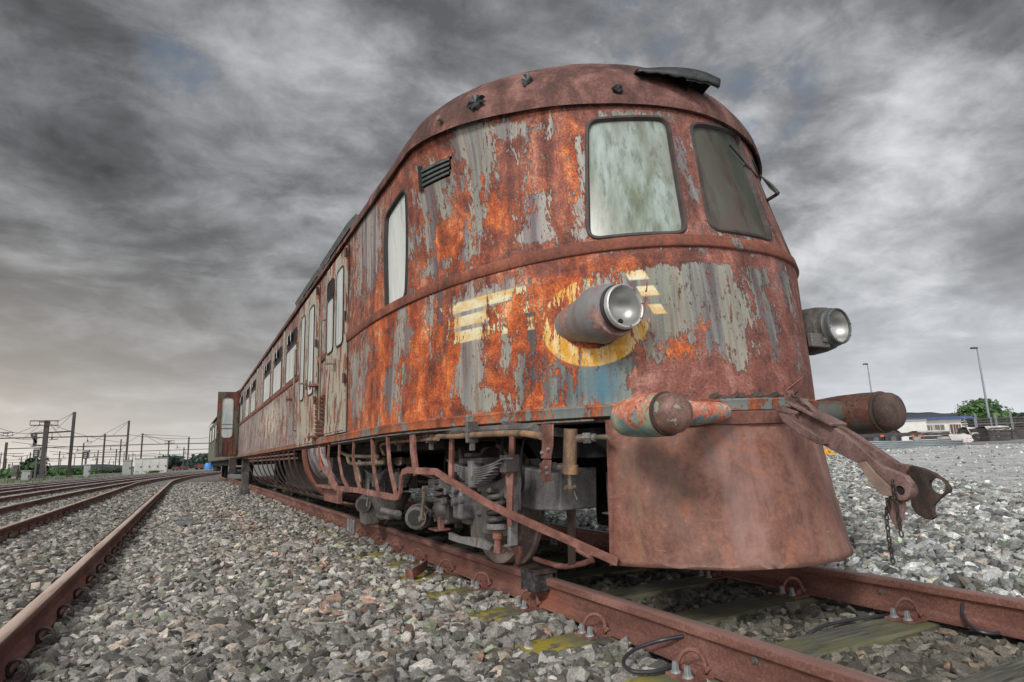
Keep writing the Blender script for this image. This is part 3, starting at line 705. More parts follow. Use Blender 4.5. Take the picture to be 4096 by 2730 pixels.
# shallow side ventilators along the far roof edge
for ya, yb in ((5.6, 7.0), (7.3, 8.9)):
    b_ = MB(); L = []
    for y_ in np.linspace(ya, yb, 6):
        a = roofp(0, y_, .08); e = roofp(0, y_, .22); L.append([a+(-.012, 0, 0), a+(-.03, 0, .055), e+(-.03, 0, .02), e+(.05, 0, .0)])
    b_.grid([[L[i][k] for i in range(6)] for k in range(4)]); b_.add(L[0], [(0, 1, 2, 3)]); b_.build('side_ventilator', 'vent_metal', car)
# curled paint flakes standing up along the crown
for k in range(46):
    yy = rng.uniform(2.9, 5.5); v_ = rng.uniform(.35, .98); p_ = roofp(0, yy, v_)
    if yy < 3.9:
        r = math.cos(v_*math.pi/2); t_ = rng.uniform(-1.2, .4); dx = AW*math.sin(t_); y0 = float(plan(dx, 2.852)); p_ = np.array([XC+dx*r, 3.9-(3.9-y0)*r, 2.852+.8*math.sin(v_*math.pi/2)**1.2])
    b_ = MB() if k == 0 else b_
    a = rng.uniform(0, 6.28); w_ = rng.uniform(.008, .022)
    ux = np.array([math.cos(a), math.sin(a), 0])*w_; uz = np.array([rng.uniform(-.01, .01), rng.uniform(-.01, .01), rng.uniform(.012, .028)])
    b_.add([p_-ux-(0, 0, .01), p_+ux-(0, 0, .01), p_+ux*.6+uz, p_-ux*.4+uz*.8], [(0, 1, 2, 3)])
o = b_.build('paint_flakes', 'rust_dark', rf, smooth=0); o['kind'] = 'stuff'

# ---------------------------------------------------------------- doors, saloon windows and louvres on the flat side
XS = XC-AW
def s_y(y, z): return s_of(np.array([XS, y, z])) if y > yend(z)-.02 else s_of(np.array([XS+.001, y, z]))
def sq(y0, y1, z0, z1):
    """quad on the flat side: near y0, far y1"""
    f_ = lambda y, z: np.array([-(SE+y-YE), z])
    return [f_(y1, z1), f_(y0, z1), f_(y0, z0), f_(y1, z0)]
rust('door_paint', (.07, .03, .022), (.22, .075, .042), (.38, .16, .09), 6, .3, paint=(.37, .34, .28), paint_amt=.60, pscale=9)
rust('step_panel', (.05, .035, .034), (.13, .09, .09), (.24, .18, .18), 5, .5, paint=(.34, .30, .32), paint_amt=.62, pscale=4)
def slab(name, y0, y1, z0, z1, t_, mat, parent, out_=.0, bevel=.004):
    b_ = MB(); b_.box((XS-out_-t_/2+.002, (y0+y1)/2, (z0+z1)/2), (t_, y1-y0, z1-z0)); return b_.build(name, mat, parent, bevel=bevel)
def rpane(parent, y0, y1, z0, z1, out_, r=.07, mat='pane_side', frame='rubber', fw=.016, name='window'):
    ol = outline([(y1, z1), (y0, z1), (y0, z0), (y1, z0)], r)
    b_ = MB(); b_.grid([[(XS-out_-o, q[0], q[1]) for q in grow(ol, e)] for e, o in ((fw, -.004), (fw, .008), (0, .008), (0, .0))], closed=True)
    fr = b_.build(name, frame, parent); g = MB(); g.add([(XS-out_-.003, q[0], q[1]) for q in ol], [tuple(range(len(ol)))]); g.build('pane', mat, fr, smooth=0)
    return fr
def double_door(y0, ym, y1, z0, z1, wl, wr, dark_top):
    dr = slab('double_door', y0-.02, y1+.02, z0-.01, z1+.01, .006, 'under_black', car, -.001, 0)
    for (a, b2, wn) in ((y0, ym-.008, wr), (ym+.008, y1, wl)):
        lf = slab('door_leaf', a, b2, z0, z1, .022, 'door_paint', dr, .004)
        rpane(lf, wn[0], wn[1], wn[2], wn[3], .027, min(.07, (wn[1]-wn[0])*.4))
        slab('door_rail', a+.02, b2-.02, z0+.02, z0+.10, .008, 'door_paint', lf, .026)
    if dark_top: rpane(dr, wl[0], wl[1], wl[3]+.02, wl[3]+.20, .029, .06, mat='under_black', name='open_toplight')
    for zz_ in (z0+.45, z1-.75, z1-.12):
        b_ = MB(); b_.tube([(XS-.035, y0-.006, zz_), (XS-.035, y0-.006, zz_+.09)], .014, 8); b_.build('hinge', 'rust_dark', dr)
    b_ = MB(); b_.tube([(XS-.03, ym-.05, 1.70), (XS-.085, ym-.04, 1.70), (XS-.09, ym+.10, 1.715)], .012, 8); b_.box((XS-.034, ym-.03, 1.69), (.012, .05, .12)); b_.build('door_handle', 'pipe_metal', dr)
    b_ = MB(); b_.tube([(XS-.03, y1+.06, 1.15), (XS-.07, y1+.06, 1.17), (XS-.07, y1+.06, 2.25), (XS-.03, y1+.06, 2.27)], .011, 8); b_.build('grab_rail', 'pipe_metal', dr)
    return dr
double_door(5.74, 6.20, 6.68, 1.005, 2.80, (6.29, 6.60, 1.86, 2.42), (5.83, 6.13, 1.86, 2.62), True)
double_door(7.24, 7.92, 8.56, .94, 2.80, (8.10, 8.36, 1.53, 2.62), (7.42, 7.76, 1.54, 2.60), False)
# foot-level catches
for y_, z_ in ((7.22, 1.60), (7.22, 1.02), (9.1, 1.62)):
    b_ = MB(); b_.box((XS-.05, y_, z_), (.10, .16, .025)); b_.box((XS-.09, y_, z_), (.02, .03, .09)); b_.build('door_catch', 'rust_bar', car)
# louvred panel between the doors
pan = slab('louvre_panel', 6.80, 7.20, 1.02, 1.46, .012, 'rust_dark', car, .002)
for k in range(10):
    z_ = 1.045+k*.043; b_ = MB(); b_.bar((XS-.028, 6.815, z_), (XS-.028, 7.185, z_), .034, .009, up=(.75, 0, .66)); b_.build('louvre_blade', 'rust_sill', pan)
for (a, b2) in ((8.93, 9.95), (10.55, 11.62), (12.12, 13.22), (15.0, 16.15), (16.7, 17.8), (18.8, 19.7)):
    fr = rpane(car, a, b2, 1.935, 2.40, .004, .05, name='saloon_window', frame='rust_dark', fw=.03)
    tl = rpane(car, a+.04, b2-.04, 2.475, 2.63, .004, .03, mat='under_black', name='top_light', frame='rust_dark', fw=.02)
    for u in (.3, .62):
        y_ = a+(b2-a)*u; b_ = MB(); b_.prism([(0, 2.48), (.16, 2.48), (.16, 2.62), (0, 2.62)], (XS-.055, y_, 0), (.35, .94, 0), (0, 0, 1), .006); b_.build('tilted_pane', 'pane_side', tl)
for k, y_ in enumerate((10.3, 11.9, 13.6, 14.75, 16.45, 18.3)):
    slab('window_pillar', y_-.045, y_+.045, 1.93, 2.84, .012, 'door_paint', car, .002, .003)
# rear end door standing open
orig = ony(950, 1700, 20.0)
dz0, dz1 = .96, 2.86
b_ = MB(); ol = outline([(.80, 2.66), (1.08, 2.66), (1.08, 1.52), (.80, 1.52)], .10)
rust('end_door', (.02, .012, .01), (.10, .032, .022), (.19, .065, .045), 5, .4, paint=(.075, .085, .07), paint_amt=.5, pscale=3)
b_.box((.955, 20.0, (dz0+dz1)/2), (.59, .045, dz1-dz0))
od = b_.build('open_door', 'end_door', car, bevel=.005)
b_ = MB(); b_.grid([[(q[0], 19.972-o, q[1]) for q in grow([np.array(p) for p in ol], e)] for e, o in ((.02, 0), (.02, .01), (0, .01), (0, .001))], closed=True); fr = b_.build('window', 'pipe_metal', od)
grime('pane_reflect', (.22, .27, .30), (.42, .46, .47), (.50, .50, .46), .1, 2)
b_ = MB(); b_.add([(q[0], 19.970, q[1]) for q in ol], [tuple(range(len(ol)))]); b_.build('pane', 'pane_reflect', fr, smooth=0)
b_ = MB(); b_.bar((.80, 19.965, 1.78), (1.08, 19.965, 1.78), .01, .02); b_.bar((.80, 19.965, 1.90), (1.08, 19.965, 1.90), .01, .015); b_.build('glazing_bar', 'cable', fr)
for x_ in (.70, .81, .94, 1.07, 1.18): b_ = MB(); b_.box((x_, 19.97, 1.22), (.07, .012, .44)); b_.build('door_rib', 'end_door', od)
b_ = MB(); b_.tube([(.68, 19.97, 1.66), (.68, 19.92, 1.66), (.72, 19.90, 1.66)], .012, 8); b_.build('door_handle', 'pipe_metal', od)
b_ = MB(); b_.tube([(1.26, 20.02, 1.0), (1.26, 20.02, 2.8)], .02, 8); b_.build('hinge', 'rust_dark', od)

# ---------------------------------------------------------------- headlights
def headlight(c0, wall_y, shell_mat, rim_mat, dark=False):
    x, y, z = c0; L = wall_y-y
    prof = [(-.02, .108), (-.018, .117), (.030, .121), (.036, .136), (.09, .148), (.18, .154), (L*.55+.05, .148), (L+.05, .124), (L+.25, .10)]
    b_ = MB(); b_.lathe((x, y, z), (0, 1, 0), prof, 40, caps=False); hl = b_.build('headlight', shell_mat, car, smooth=40)
    b_ = MB(); b_.lathe((x, y, z), (0, 1, 0), [(-.032, .101), (-.044, .103), (-.048, .108), (-.044, .114), (-.030, .117), (-.012, .116), (-.012, .108)], 40, caps=False); b_.build('lens_rim', rim_mat, hl)
    b_ = MB(); b_.lathe((x, y, z), (0, 1, 0), [(-.022, .117), (-.008, .120), (-.004, .123), (.004, .123), (.008, .118)], 40, caps=False); b_.build('retaining_ring', 'rubber' if not dark else 'vent_metal', hl)
    b_ = MB(); b_.lathe((x, y, z), (0, 1, 0), [(-.036, .103), (-.02, .098), (.01, .086), (.035, .066), (.052, .038), (.057, .015), (.058, .001)], 36, caps=False); b_.build('reflector', 'reflector', hl)
    b_ = MB(); b_.lathe((x+.02, y+.030, z-.062), (0, -1, .6), [(0, .014), (.008, .012)], 12); b_.build('bulb_hole', 'under_black', hl)
    for k in range(8):
        a = k*math.pi/4+.2; b_ = MB(); b_.lathe((x+.104*math.cos(a), y-.048, z+.104*math.sin(a)), (0, -1, 0), [(0, .004), (.004, .003)], 6); b_.build('rim_screw', 'rust_dark', hl)
    return hl
ll = ony(1425*K, 708*K, 2.42)
h1 = headlight(ll, 2.68, 'lamp_shell', 'lens_rim'); h1['label'] = 'pinkish rusty lamp housing with bright bowl inside a yellow painted ring'
rl = ony(1915*K, 752*K, 2.42)
h2 = headlight(rl, 2.72, 'grease', 'vent_metal', True); h2['label'] = 'dark lamp housing with greenish bowl on the far side of the nose'
b_ = MB(); b_.box((rl[0]-.13, rl[1]+.02, rl[2]-.09), (.17, .03, .085)); b_.box((rl[0]-.10, rl[1]+.005, rl[2]-.09), (.03, .03, .03)); b_.build('lamp_bracket', 'under_grey', h2, bevel=.004)

# ---------------------------------------------------------------- buffers: barrel with domed face on a side arm
def buffer(cx_, y0, y1, z, r, sgn, mb, md, arm_to):
    b_ = MB(); L = y1-y0
    b_.lathe((cx_, y0, z), (0, 1, 0), [(.10, r*.90), (.105, r*.985), (L*.35, r*1.02), (L*.6, r*1.0), (L*.80, r*.93), (L*.83, r*.90), (L*.84, r*.92), (L*.88, r*.88), (L*.89, r*.84), (L*.90, r*.86), (L*.97, r*.70), (L, r*.45), (L*1.01, .001)], 40, caps=False)
    bf = b_.build('buffer', mb, car, smooth=40)
    b_ = MB(); b_.lathe((cx_, y0, z), (0, 1, 0), [(-.004, .001), (-.003, r*.30), (.004, r*.56), (.020, r*.78), (.042, r*.89), (.075, r*.935), (.090, r*.93), (.096, r*.86)], 40, caps=False); b_.build('buffer_dome', md, bf, smooth=60)
    b_ = MB(); b_.lathe((cx_, y0, z), (0, 1, 0), [(.088, r*.90), (.089, r*.99), (.096, r*1.015), (.104, r*1.015), (.108, r*.98)], 40, caps=False); b_.build('seam_ring', 'rust_dark', bf)
    b_ = MB(); b_.tube([(cx_+sgn*r*.3, (y0+y1)/2-.0, z+.01), np.array(arm_to)*.35+np.array((cx_+sgn*r, (y0+y1)/2, z+.01))*.65, arm_to, np.array(arm_to)+(sgn*.04, .12, 0)], [r*.58, r*.62, r*.52, r*.45], 20); b_.build('buffer_arm', mb, bf)
    for k in range(5):
        a = 2.2+k*.28; b_ = MB(); b_.lathe((cx_+r*1.0*math.cos(a), y0+.16+.02*k, z+r*1.0*math.sin(a)), (math.cos(a), 0, math.sin(a)), [(0, .007), (.005, .005), (.006, .001)], 8); b_.build('rivet', md, bf)
    return bf
bl = ony(1562*K, 948*K, 2.02)
u1 = buffer(bl[0], 2.00, 2.44, bl[2], .098, 1, 'barrel_paint', 'barrel_dome', (2.37, 2.27, .925)); u1['label'] = 'barrel buffer with bright orange and teal paint and a domed end'
br = ony(2060*K, 945*K, 2.06)
u2 = buffer(br[0], 2.04, 2.62, br[2], .118, -1, 'barrel_dark', 'rust_dark', (3.18, 2.42, .93)); u2['label'] = 'dark rusty barrel buffer on the far side of the nose'

# ---------------------------------------------------------------- skirt under the nose
def skirt_pt(u, t_):
    """u -1..1 across, t_ 0 top .. 1 bottom"""
    dt = .80*u; yt = float(plan(dt, .92))+.012
    db = (.78 if u < 0 else .83)*u; yb = 2.13+.62*abs(u)**2.6
    w_ = t_**1.35; z = .915+(.165-.915)*t_
    dx = dt+(db-dt)*t_; y = yt+(yb-yt)*w_
    return np.array([XC+dx, y+.0, z])
SKN = [[skirt_pt(u, t_) for u in np.linspace(-1, 1, 70)] for t_ in np.linspace(0, 1, 26)]
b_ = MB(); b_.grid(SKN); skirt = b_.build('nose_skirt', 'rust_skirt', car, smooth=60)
md = skirt.modifiers.new('thickness', 'SOLIDIFY'); md.thickness = .008; md.offset = -1
dtx = bpy.data.textures.new('skirt_dents', 'CLOUDS'); dtx.noise_scale = .35
md = skirt.modifiers.new('dents', 'DISPLACE'); md.texture = dtx; md.strength = .02; md.mid_level = .5; md.texture_coords = 'LOCAL'
# angle iron and rivets along its left edge
b_ = MB(); b_.strip([skirt_pt(-1, t_)+(-.004, -.002, 0) for t_ in np.linspace(0, 1, 14)], .045, .006, (0, 1, 0)); b_.build('edge_strip', 'rust_bar', skirt)
for k in range(9):
    for du, dd in ((-.985, .0), (-.95, .03)):
        q = skirt_pt(du, .06+k*.108+dd); b_ = MB(); b_.lathe(q, (-.7, -.7, 0), [(-.004, .006), (.006, .005), (.009, .001)], 8); b_.build('rivet', 'rust_bar', skirt)
# band over the joint of nose and skirt, torn at its upper edge
b_ = MB(); b_.grid([[P3(s, z, o) for s in np.linspace(-.62, .75, 60)] for z, o in ((.862, .000), (.866, .016), (.925, .022), (.932, .016), (.934, .0))]); b_.build('joint_band', 'rust_pink', car)
b_ = MB()
for k, s0 in enumerate(np.linspace(-.42, -.05, 12)):
    q = P3(s0, 1.015+.012*math.sin(k*1.9), .004); q2 = P3(s0+.045, 1.02+.014*math.sin(k*1.9+1.9), .018); b_.add([q, q2, q2+(0, -.004, -.02), q+(0, -.01, -.025)], [(0, 1, 2, 3)])
b_.build('torn_edge', 'rust_dark', car, smooth=0)

# ---------------------------------------------------------------- towing gear hanging from the nose
def px6(L, X): return [onx(2200+a/1.384, 1500+b2/1.384, X) for a, b2 in L]
def xplate(name, L, X, t_, mat, parent, bevel=.004):
    P_ = px6(L, X); b_ = MB(); b_.prism([(p[1], p[2]) for p in P_], (X, 0, 0), (0, 1, 0), (0, 0, 1), t_); return b_.build(name, mat, parent, smooth=30, bevel=bevel)
rust('rust_gear', (.055, .034, .032), (.155, .090, .082), (.26, .17, .155), 8, 1, rough=.7)
XA = 2.64
plain('web_olive', (.24, .17, .14), .8, 0, .3, 8, .3)
arm = xplate('tow_arm', [(1296, 128), (1330, 112), (1400, 142), (1560, 285), (1700, 385), (1830, 505), (1905, 535), (1965, 560), (1997, 600), (2003, 645), (1985, 690), (1950, 708), (1905, 690), (1860, 650), (1790, 590), (1700, 490), (1500, 385), (1400, 300), (1330, 180)], XA, .034, 'rust_gear', car)
xplate('web_plate', [(1700, 492), (1745, 480), (1800, 545), (1900, 640), (1895, 672), (1840, 670), (1790, 620)], XA-.012, .010, 'web_olive', arm, .002)
xplate('side_flange', [(1262, 212), (1300, 222), (1500, 352), (1502, 388), (1470, 380), (1380, 330), (1290, 262)], XA-.055, .05, 'rust_gear', arm)
xplate('short_tab', [(1225, 175), (1270, 170), (1372, 205), (1365, 222), (1235, 196)], XA-.03, .05, 'rust_gear', arm)
pa, pb = px6([(1345, 150), (1600, 278)], XA+.02)
b_ = MB(); b_.bar(pa, pb, .115, .014); b_.build('saddle_plate', 'rust_gear', arm, bevel=.003)
ec = px6([(1950, 640)], XA)[0]
b_ = MB(); b_.lathe(ec+(.044, 0, 0), (-1, 0, 0), [(0, .040), (.058, .040), (.060, .036), (.060, .020), (.03, .018)], 24, caps=False); b_.build('eye_boss', 'rust_gear', arm)
b_ = MB(); b_.lathe(ec+(.0, 0, 0), (-1, 0, 0), [(-.01, .019), (.006, .019)], 20); b_.build('eye_hole', 'under_black', arm)
XB = 2.80
arm2 = xplate('rear_tow_arm', [(1560, 275), (1610, 285), (1700, 340), (1925, 492), (1990, 500), (1960, 560), (1880, 545), (1760, 470), (1600, 330)], XB, .034, 'rust_gear', car)
hook = xplate('hook_plate', [(1925, 500), (1985, 500), (2060, 518), (2130, 548), (2180, 585), (2212, 625), (2212, 650), (2185, 662), (2150, 690), (2120, 725), (2118, 760), (2130, 788), (2110, 805), (2070, 798), (2025, 770), (1998, 725), (1990, 660), (1975, 600), (1930, 550)], XB+.02, .026, 'rust_dark', arm2)
hc = px6([(2142, 618)], XB+.02)[0]
ringo = []
# cut the round hole of the hook plate
bm = bmesh.new(); bmesh.ops.create_cone(bm, segments=24, radius1=.034, radius2=.034, depth=.2, cap_ends=True)
cm = bpy.data.meshes.new('cut'); bmesh.ops.rotate(bm, verts=bm.verts, matrix=Matrix.Rotation(math.pi/2, 3, 'Y')); bmesh.ops.translate(bm, verts=bm.verts, vec=Vector(hc)); bm.to_mesh(cm); bm.free()
co = bpy.data.objects.new('cut', cm); col.objects.link(co)
bo = hook.modifiers.new('hole', 'BOOLEAN'); bo.operation = 'DIFFERENCE'; bo.object = co; bo.solver = 'EXACT'
bpy.context.view_layer.update()
ev = hook.evaluated_get(bpy.context.evaluated_depsgraph_get()); nm = bpy.data.meshes.new_from_object(ev); hook.modifiers.clear(); hook.data = nm
bpy.data.objects.remove(co)
xplate('hanging_link', [(1850, 680), (1905, 690), (1955, 700), (1960, 735), (1932, 858), (1915, 855), (1885, 800), (1862, 740)], XA+.01, .02, 'rust_gear', arm)
# chain
def chain(path, n, name, parent, ll_=.026):
    P_ = [np.array(p) for p in path]; b_ = MB(); tot = len(P_)-1
    for k in range(n):
        u = k/(n-1)*tot; i = min(int(u), tot-1); p = P_[i]+(P_[i+1]-P_[i])*(u-i); d = P_[i+1]-P_[i]; d /= np.linalg.norm(d)
        a = np.cross(d, (1, 0, 0) if k % 2 else (0, 1, 0)); a /= np.linalg.norm(a)
        b_.tube([p+d*ll_*.55*math.cos(t_)+a*ll_*.30*math.sin(t_) for t_ in np.linspace(0, 2*math.pi, 11)], .0035, 5, cap=False)
    return b_.build(name, 'rust_dark', parent)
cpts = px6([(1880, 690), (1862, 770), (1875, 900), (1898, 1030)], XA-.01); chain(cpts, 14, 'chain', arm)
cpts = px6([(1900, 600), (1915, 700), (1945, 880)], XA-.02); chain(cpts, 10, 'chain', arm)
chain([P3(.10, 1.03, .03), pa+(-.02, -.02, .03), (pa+pb)/2+(-.03, 0, .01)], 9, 'chain', arm)
q = hit(2400+1500/1.96, 1000+1055/1.96)
b_ = MB(); b_.add([q+(-.06, -.01, -.03), q+(.05, -.03, .035), q+(.045, -.02, .02), q+(-.03, 0, -.035)], [(0, 1, 2, 3)]); o = b_.build('torn_scrap', 'rust_skirt', car, smooth=0); md = o.modifiers.new('t', 'SOLIDIFY'); md.thickness = .005
# wiper on the right-hand front window, standing off the nose
wa = ony(2900+440/2.614, 500+790/2.614, 2.62); wb = ony(2900+555/2.614, 500+720/2.614, 2.52); wc = ony(2900+365/2.614, 500+530/2.614, 2.62)
b_ = MB(); b_.tube([wa+(-.03, .06, 0), wa, wb], .012, 8); b_.tube([wb, wb*.5+wc*.5+(0, -.01, 0), wc], [.014, .009, .004], 8)
b_.add([wb, wc, wb*.6+wc*.4+(-.02, 0, -.015), wb+(-.035, .0, -.0)], [(0, 1, 2, 3)]); b_.build('wiper', 'rubber', car)
a1 = hit(*zp(1.96, 2200, 200, [(1395, 750)])[0])+(0, -.012, 0); a2 = hit(*zp(1.96, 2200, 200, [(1620, 1010)])[0])+(0, -.012, 0)
b_ = MB(); b_.tube([a1, a2], .007, 6); b_.tube([(a1+a2)/2, (a1+a2)/2+(.02, -.03, -.06)], .006, 6); b_.build('wiper', 'rubber', car)

# ---------------------------------------------------------------- guard rail and hoops below the side
def q5(a, b2): return (1200+a/1.81, 1600+b2/1.81)
def sidept(a, b2, X=XS, out_=.0):
    p = onx(*q5(a, b2), X)
    if p[1] > 4.35: return p
    h = hit(*q5(a, b2)); return h
gp = [(150, 492), (182, 500), (205, 545), (235, 615), (262, 640), (420, 655), (600, 690), (690, 707), (716, 700), (727, 660), (733, 570), (748, 525), (785, 508), (850, 513), (985, 520), (1060, 570), (1200, 655), (1350, 745), (1520, 828), (1720, 918), (1950, 1018), (2150, 1108), (2262, 1158), (2300, 1172)]
GP = [sidept(a, b2) for a, b2 in gp]
b_ = MB(); b_.strip(GP[:5]+GP[4:5]+GP[5:], .014, .048, (0, 0, 1)) if False else b_.strip(GP, .042, .016, [(1, 0, 0)]*len(GP)); guard = b_.build('guard_rail', 'rust_bar', car, smooth=50)
hoops = [((1532, 170), (1512, 822)), ((1092, 200), (1085, 572)), ((806, 228), (812, 380), (835, 545)), ((625, 255), (640, 480), (690, 702)), ((514, 268), (520, 460), (560, 680)),
         ((385, 288), (378, 420), (400, 560), (432, 655)), ((282, 305), (275, 420), (300, 560), (345, 648)), ((205, 322), (198, 420), (222, 560), (270, 640)), ((135, 310), (132, 400), (150, 510))]
for k, h in enumerate(hoops):
    pts = [sidept(a, b2) for a, b2 in h]
    pts = [p+(.008, .0, 0) for p in pts]; n_ = len(pts)
    if n_ > 2:
        T_ = np.linspace(0, n_-1, 10); pts = [np.array([np.interp(t_, range(n_), [p[c_] for p in pts]) for c_ in range(3)]) for t_ in T_]
    w_ = .06 if k in (2, 8) else .034
    tdir = P3(s_of(pts[0])-.02, 1.2)-P3(s_of(pts[0]), 1.2)
    b_ = MB(); b_.strip(pts, .016, w_, tuple(tdir/np.linalg.norm(tdir))); b_.build('guard_hoop', 'rust_bar' if k != 8 else 'rust_sill', car)
b_ = MB(); b_.strip([P3(s, .918, -.012) for s in np.linspace(-SE-1.4, -1.0, 60)], .05, .010, (0, 0, 1)); b_.build('under_flange', 'under_grey', car)

# ---------------------------------------------------------------- bogie and running gear under the front
def U(L, X): return [onx(*q5(a, b2), X) for a, b2 in L]
def plate5(name, L, X, t_, mat, parent, bevel=.003):
    P_ = U(L, X); b_ = MB(); b_.prism([(p[1], p[2]) for p in P_], (X, 0, 0), (0, 1, 0), (0, 0, 1), t_); return b_.build(name, mat, parent, smooth=30, bevel=bevel)
bog = MB(); bog.box((2.30, 5.9, .52), (.10, 4.6, .16)); bog.box((3.4, 5.9, .52), (.10, 4.6, .16)); bog.box((2.85, 5.9, .52), (1.1, .5, .18)); bog = bog.build('bogie_frame', 'under_black', car)
WHX = 2.06
for wy in (4.07, 7.41):
    for wx, sg in ((1.955, 1), (3.565, -1)):
        b_ = MB(); b_.lathe((wx, wy, .455), (sg, 0, 0), [(0, .38), (.0, .448), (.06, .455), (.10, .457), (.105, .483), (.13, .485), (.132, .38), (.09, .36), (.06, .12), (.0, .12)], 48); b_.lathe((wx, wy, .455), (-sg, 0, 0), [(-.02, .40), (.01, .385), (.012, .36), (-.03, .34)], 40, caps=False)
        b_.build('wheel', 'wheel_face' if sg > 0 else 'under_black', bog, smooth=30)
    b_ = MB(); b_.tube([(1.95, wy, .455), (3.6, wy, .455)], .075, 16); b_.build('axle', 'under_black', bog)
for wy in (14.6, 17.4):
    for wx, sg in ((2.045, 1), (3.475, -1)):
        b_ = MB(); b_.lathe((wx, wy, .455), (sg, 0, 0), [(0, .38), (.0, .448), (.10, .457), (.105, .483), (.13, .485), (.132, .12), (.0, .12)], 32); b_.build('wheel', 'under_black', bog)
# leaf springs
def leaf(cy, cz, X, L, n, parent):
    b_ = MB()
    for k in range(n):
        l = L*(1-.11*k); b_.strip([(X, cy+l/2*u, cz-.013*k+(.055*(u*u))*(l/L)**2) for u in np.linspace(-1, 1, 15)], .0095, .07, (1, 0, 0))
    sp = b_.build('leaf_spring', 'grease_light', parent)
    b_ = MB(); b_.box((X-.003, cy, cz-.035), (.092, .055, n*.013+.06)); b_.build('spring_buckle', 'grease_light', sp, bevel=.004)
    return sp
leaf(3.56+.02, .675, 1.60, .86, 8, bog); leaf(6.1, .60, 1.66, .8, 8, bog); leaf(5.35, .60, 1.66, .45, 6, bog)
b_ = MB(); b_.box((1.64, 3.20, .70), (.10, .07, .10)); b_.box((1.63, 3.62, .72), (.12, .35, .035)); b_.box((1.63, 3.98, .71), (.10, .06, .05)); b_.box((1.62, 3.68, .755), (.08, .10, .03)); b_.build('spring_hanger', 'grease', bog, bevel=.006)
b_ = MB(); b_.tube([(1.64, 3.22, .35), (1.64, 3.22, .72)], .018, 10); b_.build('hanger_pin', 'rust_bar', bog)
# coil springs
def coil(cy, z0, z1, X, r, wr, turns, parent):
    b_ = MB(); b_.tube([(X+r*math.cos(t_), cy+r*math.sin(t_), z0+(z1-z0)*t_/(2*math.pi*turns)) for t_ in np.linspace(0, 2*math.pi*turns, int(turns*22))], wr, 10); sp = b_.build('coil_spring', 'grease', parent)
    b_ = MB(); b_.lathe((X, cy, z0-.035), (0, 0, 1), [(0, r*1.1), (.005, r*1.3), (.03, r*1.3), (.035, r*1.2)], 24); b_.build('spring_seat', 'grease_light', sp)
    b_ = MB(); b_.tube([(X, cy, z0-.03), (X, cy, z0-.09)], r*.62, 16); b_.tube([(X, cy, z0-.09), (X, cy, z0-.135)], r*.42, 16); b_.tube([(X, cy, z0-.125), (X, cy, z0-.17)], r*.50, 6); b_.build('spring_nut', 'rust_bar', sp, smooth=20)
    return sp
cc = U([(1430, 900)], 1.68)[0]
coil(cc[1], cc[2]+.005, cc[2]+.205, 1.68, .052, .017, 4.6, bog)
cc2 = U([(1010, 690)], 1.72)[0]; coil(cc2[1], .40, .60, 1.74, .048, .016, 4.5, bog)
# arched frame brackets either side
plate5('arch_bracket', [(925, 575), (1030, 572), (1085, 640), (1075, 655), (1020, 640), (930, 640)], 1.70, .05, 'grease_light', bog)
plate5('arch_bracket', [(1283, 590), (1420, 590), (1510, 545), (1535, 500), (1548, 600), (1548, 800), (1520, 790), (1490, 720), (1440, 675), (1370, 660), (1283, 664)], 1.70, .05, 'grease_light', bog)
# tie beam low down in front of the wheel
plate5('tie_beam', [(1075, 960), (1140, 990), (1290, 1000), (1385, 1055), (1368, 1095), (1300, 1075), (1140, 1035), (1075, 1012)], 1.72, .03, 'grease_light', bog)
plate5('hanger_strap', [(1505, 720), (1522, 720), (1522, 1060), (1500, 1072), (1470, 1062), (1475, 1050), (1500, 1045)], 1.66, .05, 'grease_light', bog)
plate5('guard_iron', [(1515, 1045), (1592, 1060), (1590, 1110), (1572, 1195), (1560, 1195), (1556, 1120), (1500, 1085)], 1.86, .02, 'rust_bar', bog)
# horn block and motor case behind
b_ = MB(); b_.box((1.84, 3.80, .40), (.12, .26, .34)); b_.box((1.84, 4.22, .42), (.12, .12, .30)); b_.box((1.80, 4.0, .60), (.08, .5, .05)); b_.build('axle_guide', 'under_grey', bog, bevel=.012)
b_ = MB(); b_.box((2.60, 3.45, .40), (.16, .40, .30)); b_.build('gear_case', 'under_black', bog, bevel=.03)
# axlebox with ball cover
ab = U([(1005, 808)], 1.70)[0]
b_ = MB(); b_.box((1.80, ab[1], ab[2]), (.16, .26, .17)); ax = b_.build('axlebox', 'grease', bog, bevel=.012)
b_ = MB(); b_.lathe((1.73, ab[1], ab[2]), (-1, -.15, 0), [(0, .088), (.03, .080), (.06, .055), (.075, .022), (.085, .020), (.10, .018), (.102, .026), (.115, .026), (.116, .014), (.14, .013), (.141, .001)], 28); b_.build('ball_cover', 'grease', ax)
for dy, dz in ((-.11, .07), (.11, .07), (-.11, -.07), (.11, -.07)):
    b_ = MB(); b_.lathe((1.725, ab[1]+dy, ab[2]+dz), (-1, 0, 0), [(0, .016), (.018, .016), (.02, .01)], 6); b_.build('cover_bolt', 'grease_light', ax)
# housing with bolts beside it
hb = U([(1100, 700)], 1.68)[0]
b_ = MB(); b_.box((1.78, hb[1], .41), (.14, .15, .20)); hs_ = b_.build('bolted_housing', 'grease_light', bog, bevel=.02)
for a_, b2_ in ((1075, 660), (1130, 655), (1055, 735), (1130, 735), (1180, 725)):
    q = U([(a_, b2_)], 1.70)[0]; b_ = MB(); b_.lathe(q, (-1, 0, 0), [(0, .028), (.03, .028), (.032, .02)], 12); b_.build('cover_bolt', 'grease_light', hs_)
b_ = MB(); b_.box((1.90, 3.99+.12, .28), (.16, .22, .30)); b_.build('inspection_cover', 'under_grey', bog, bevel=.02)
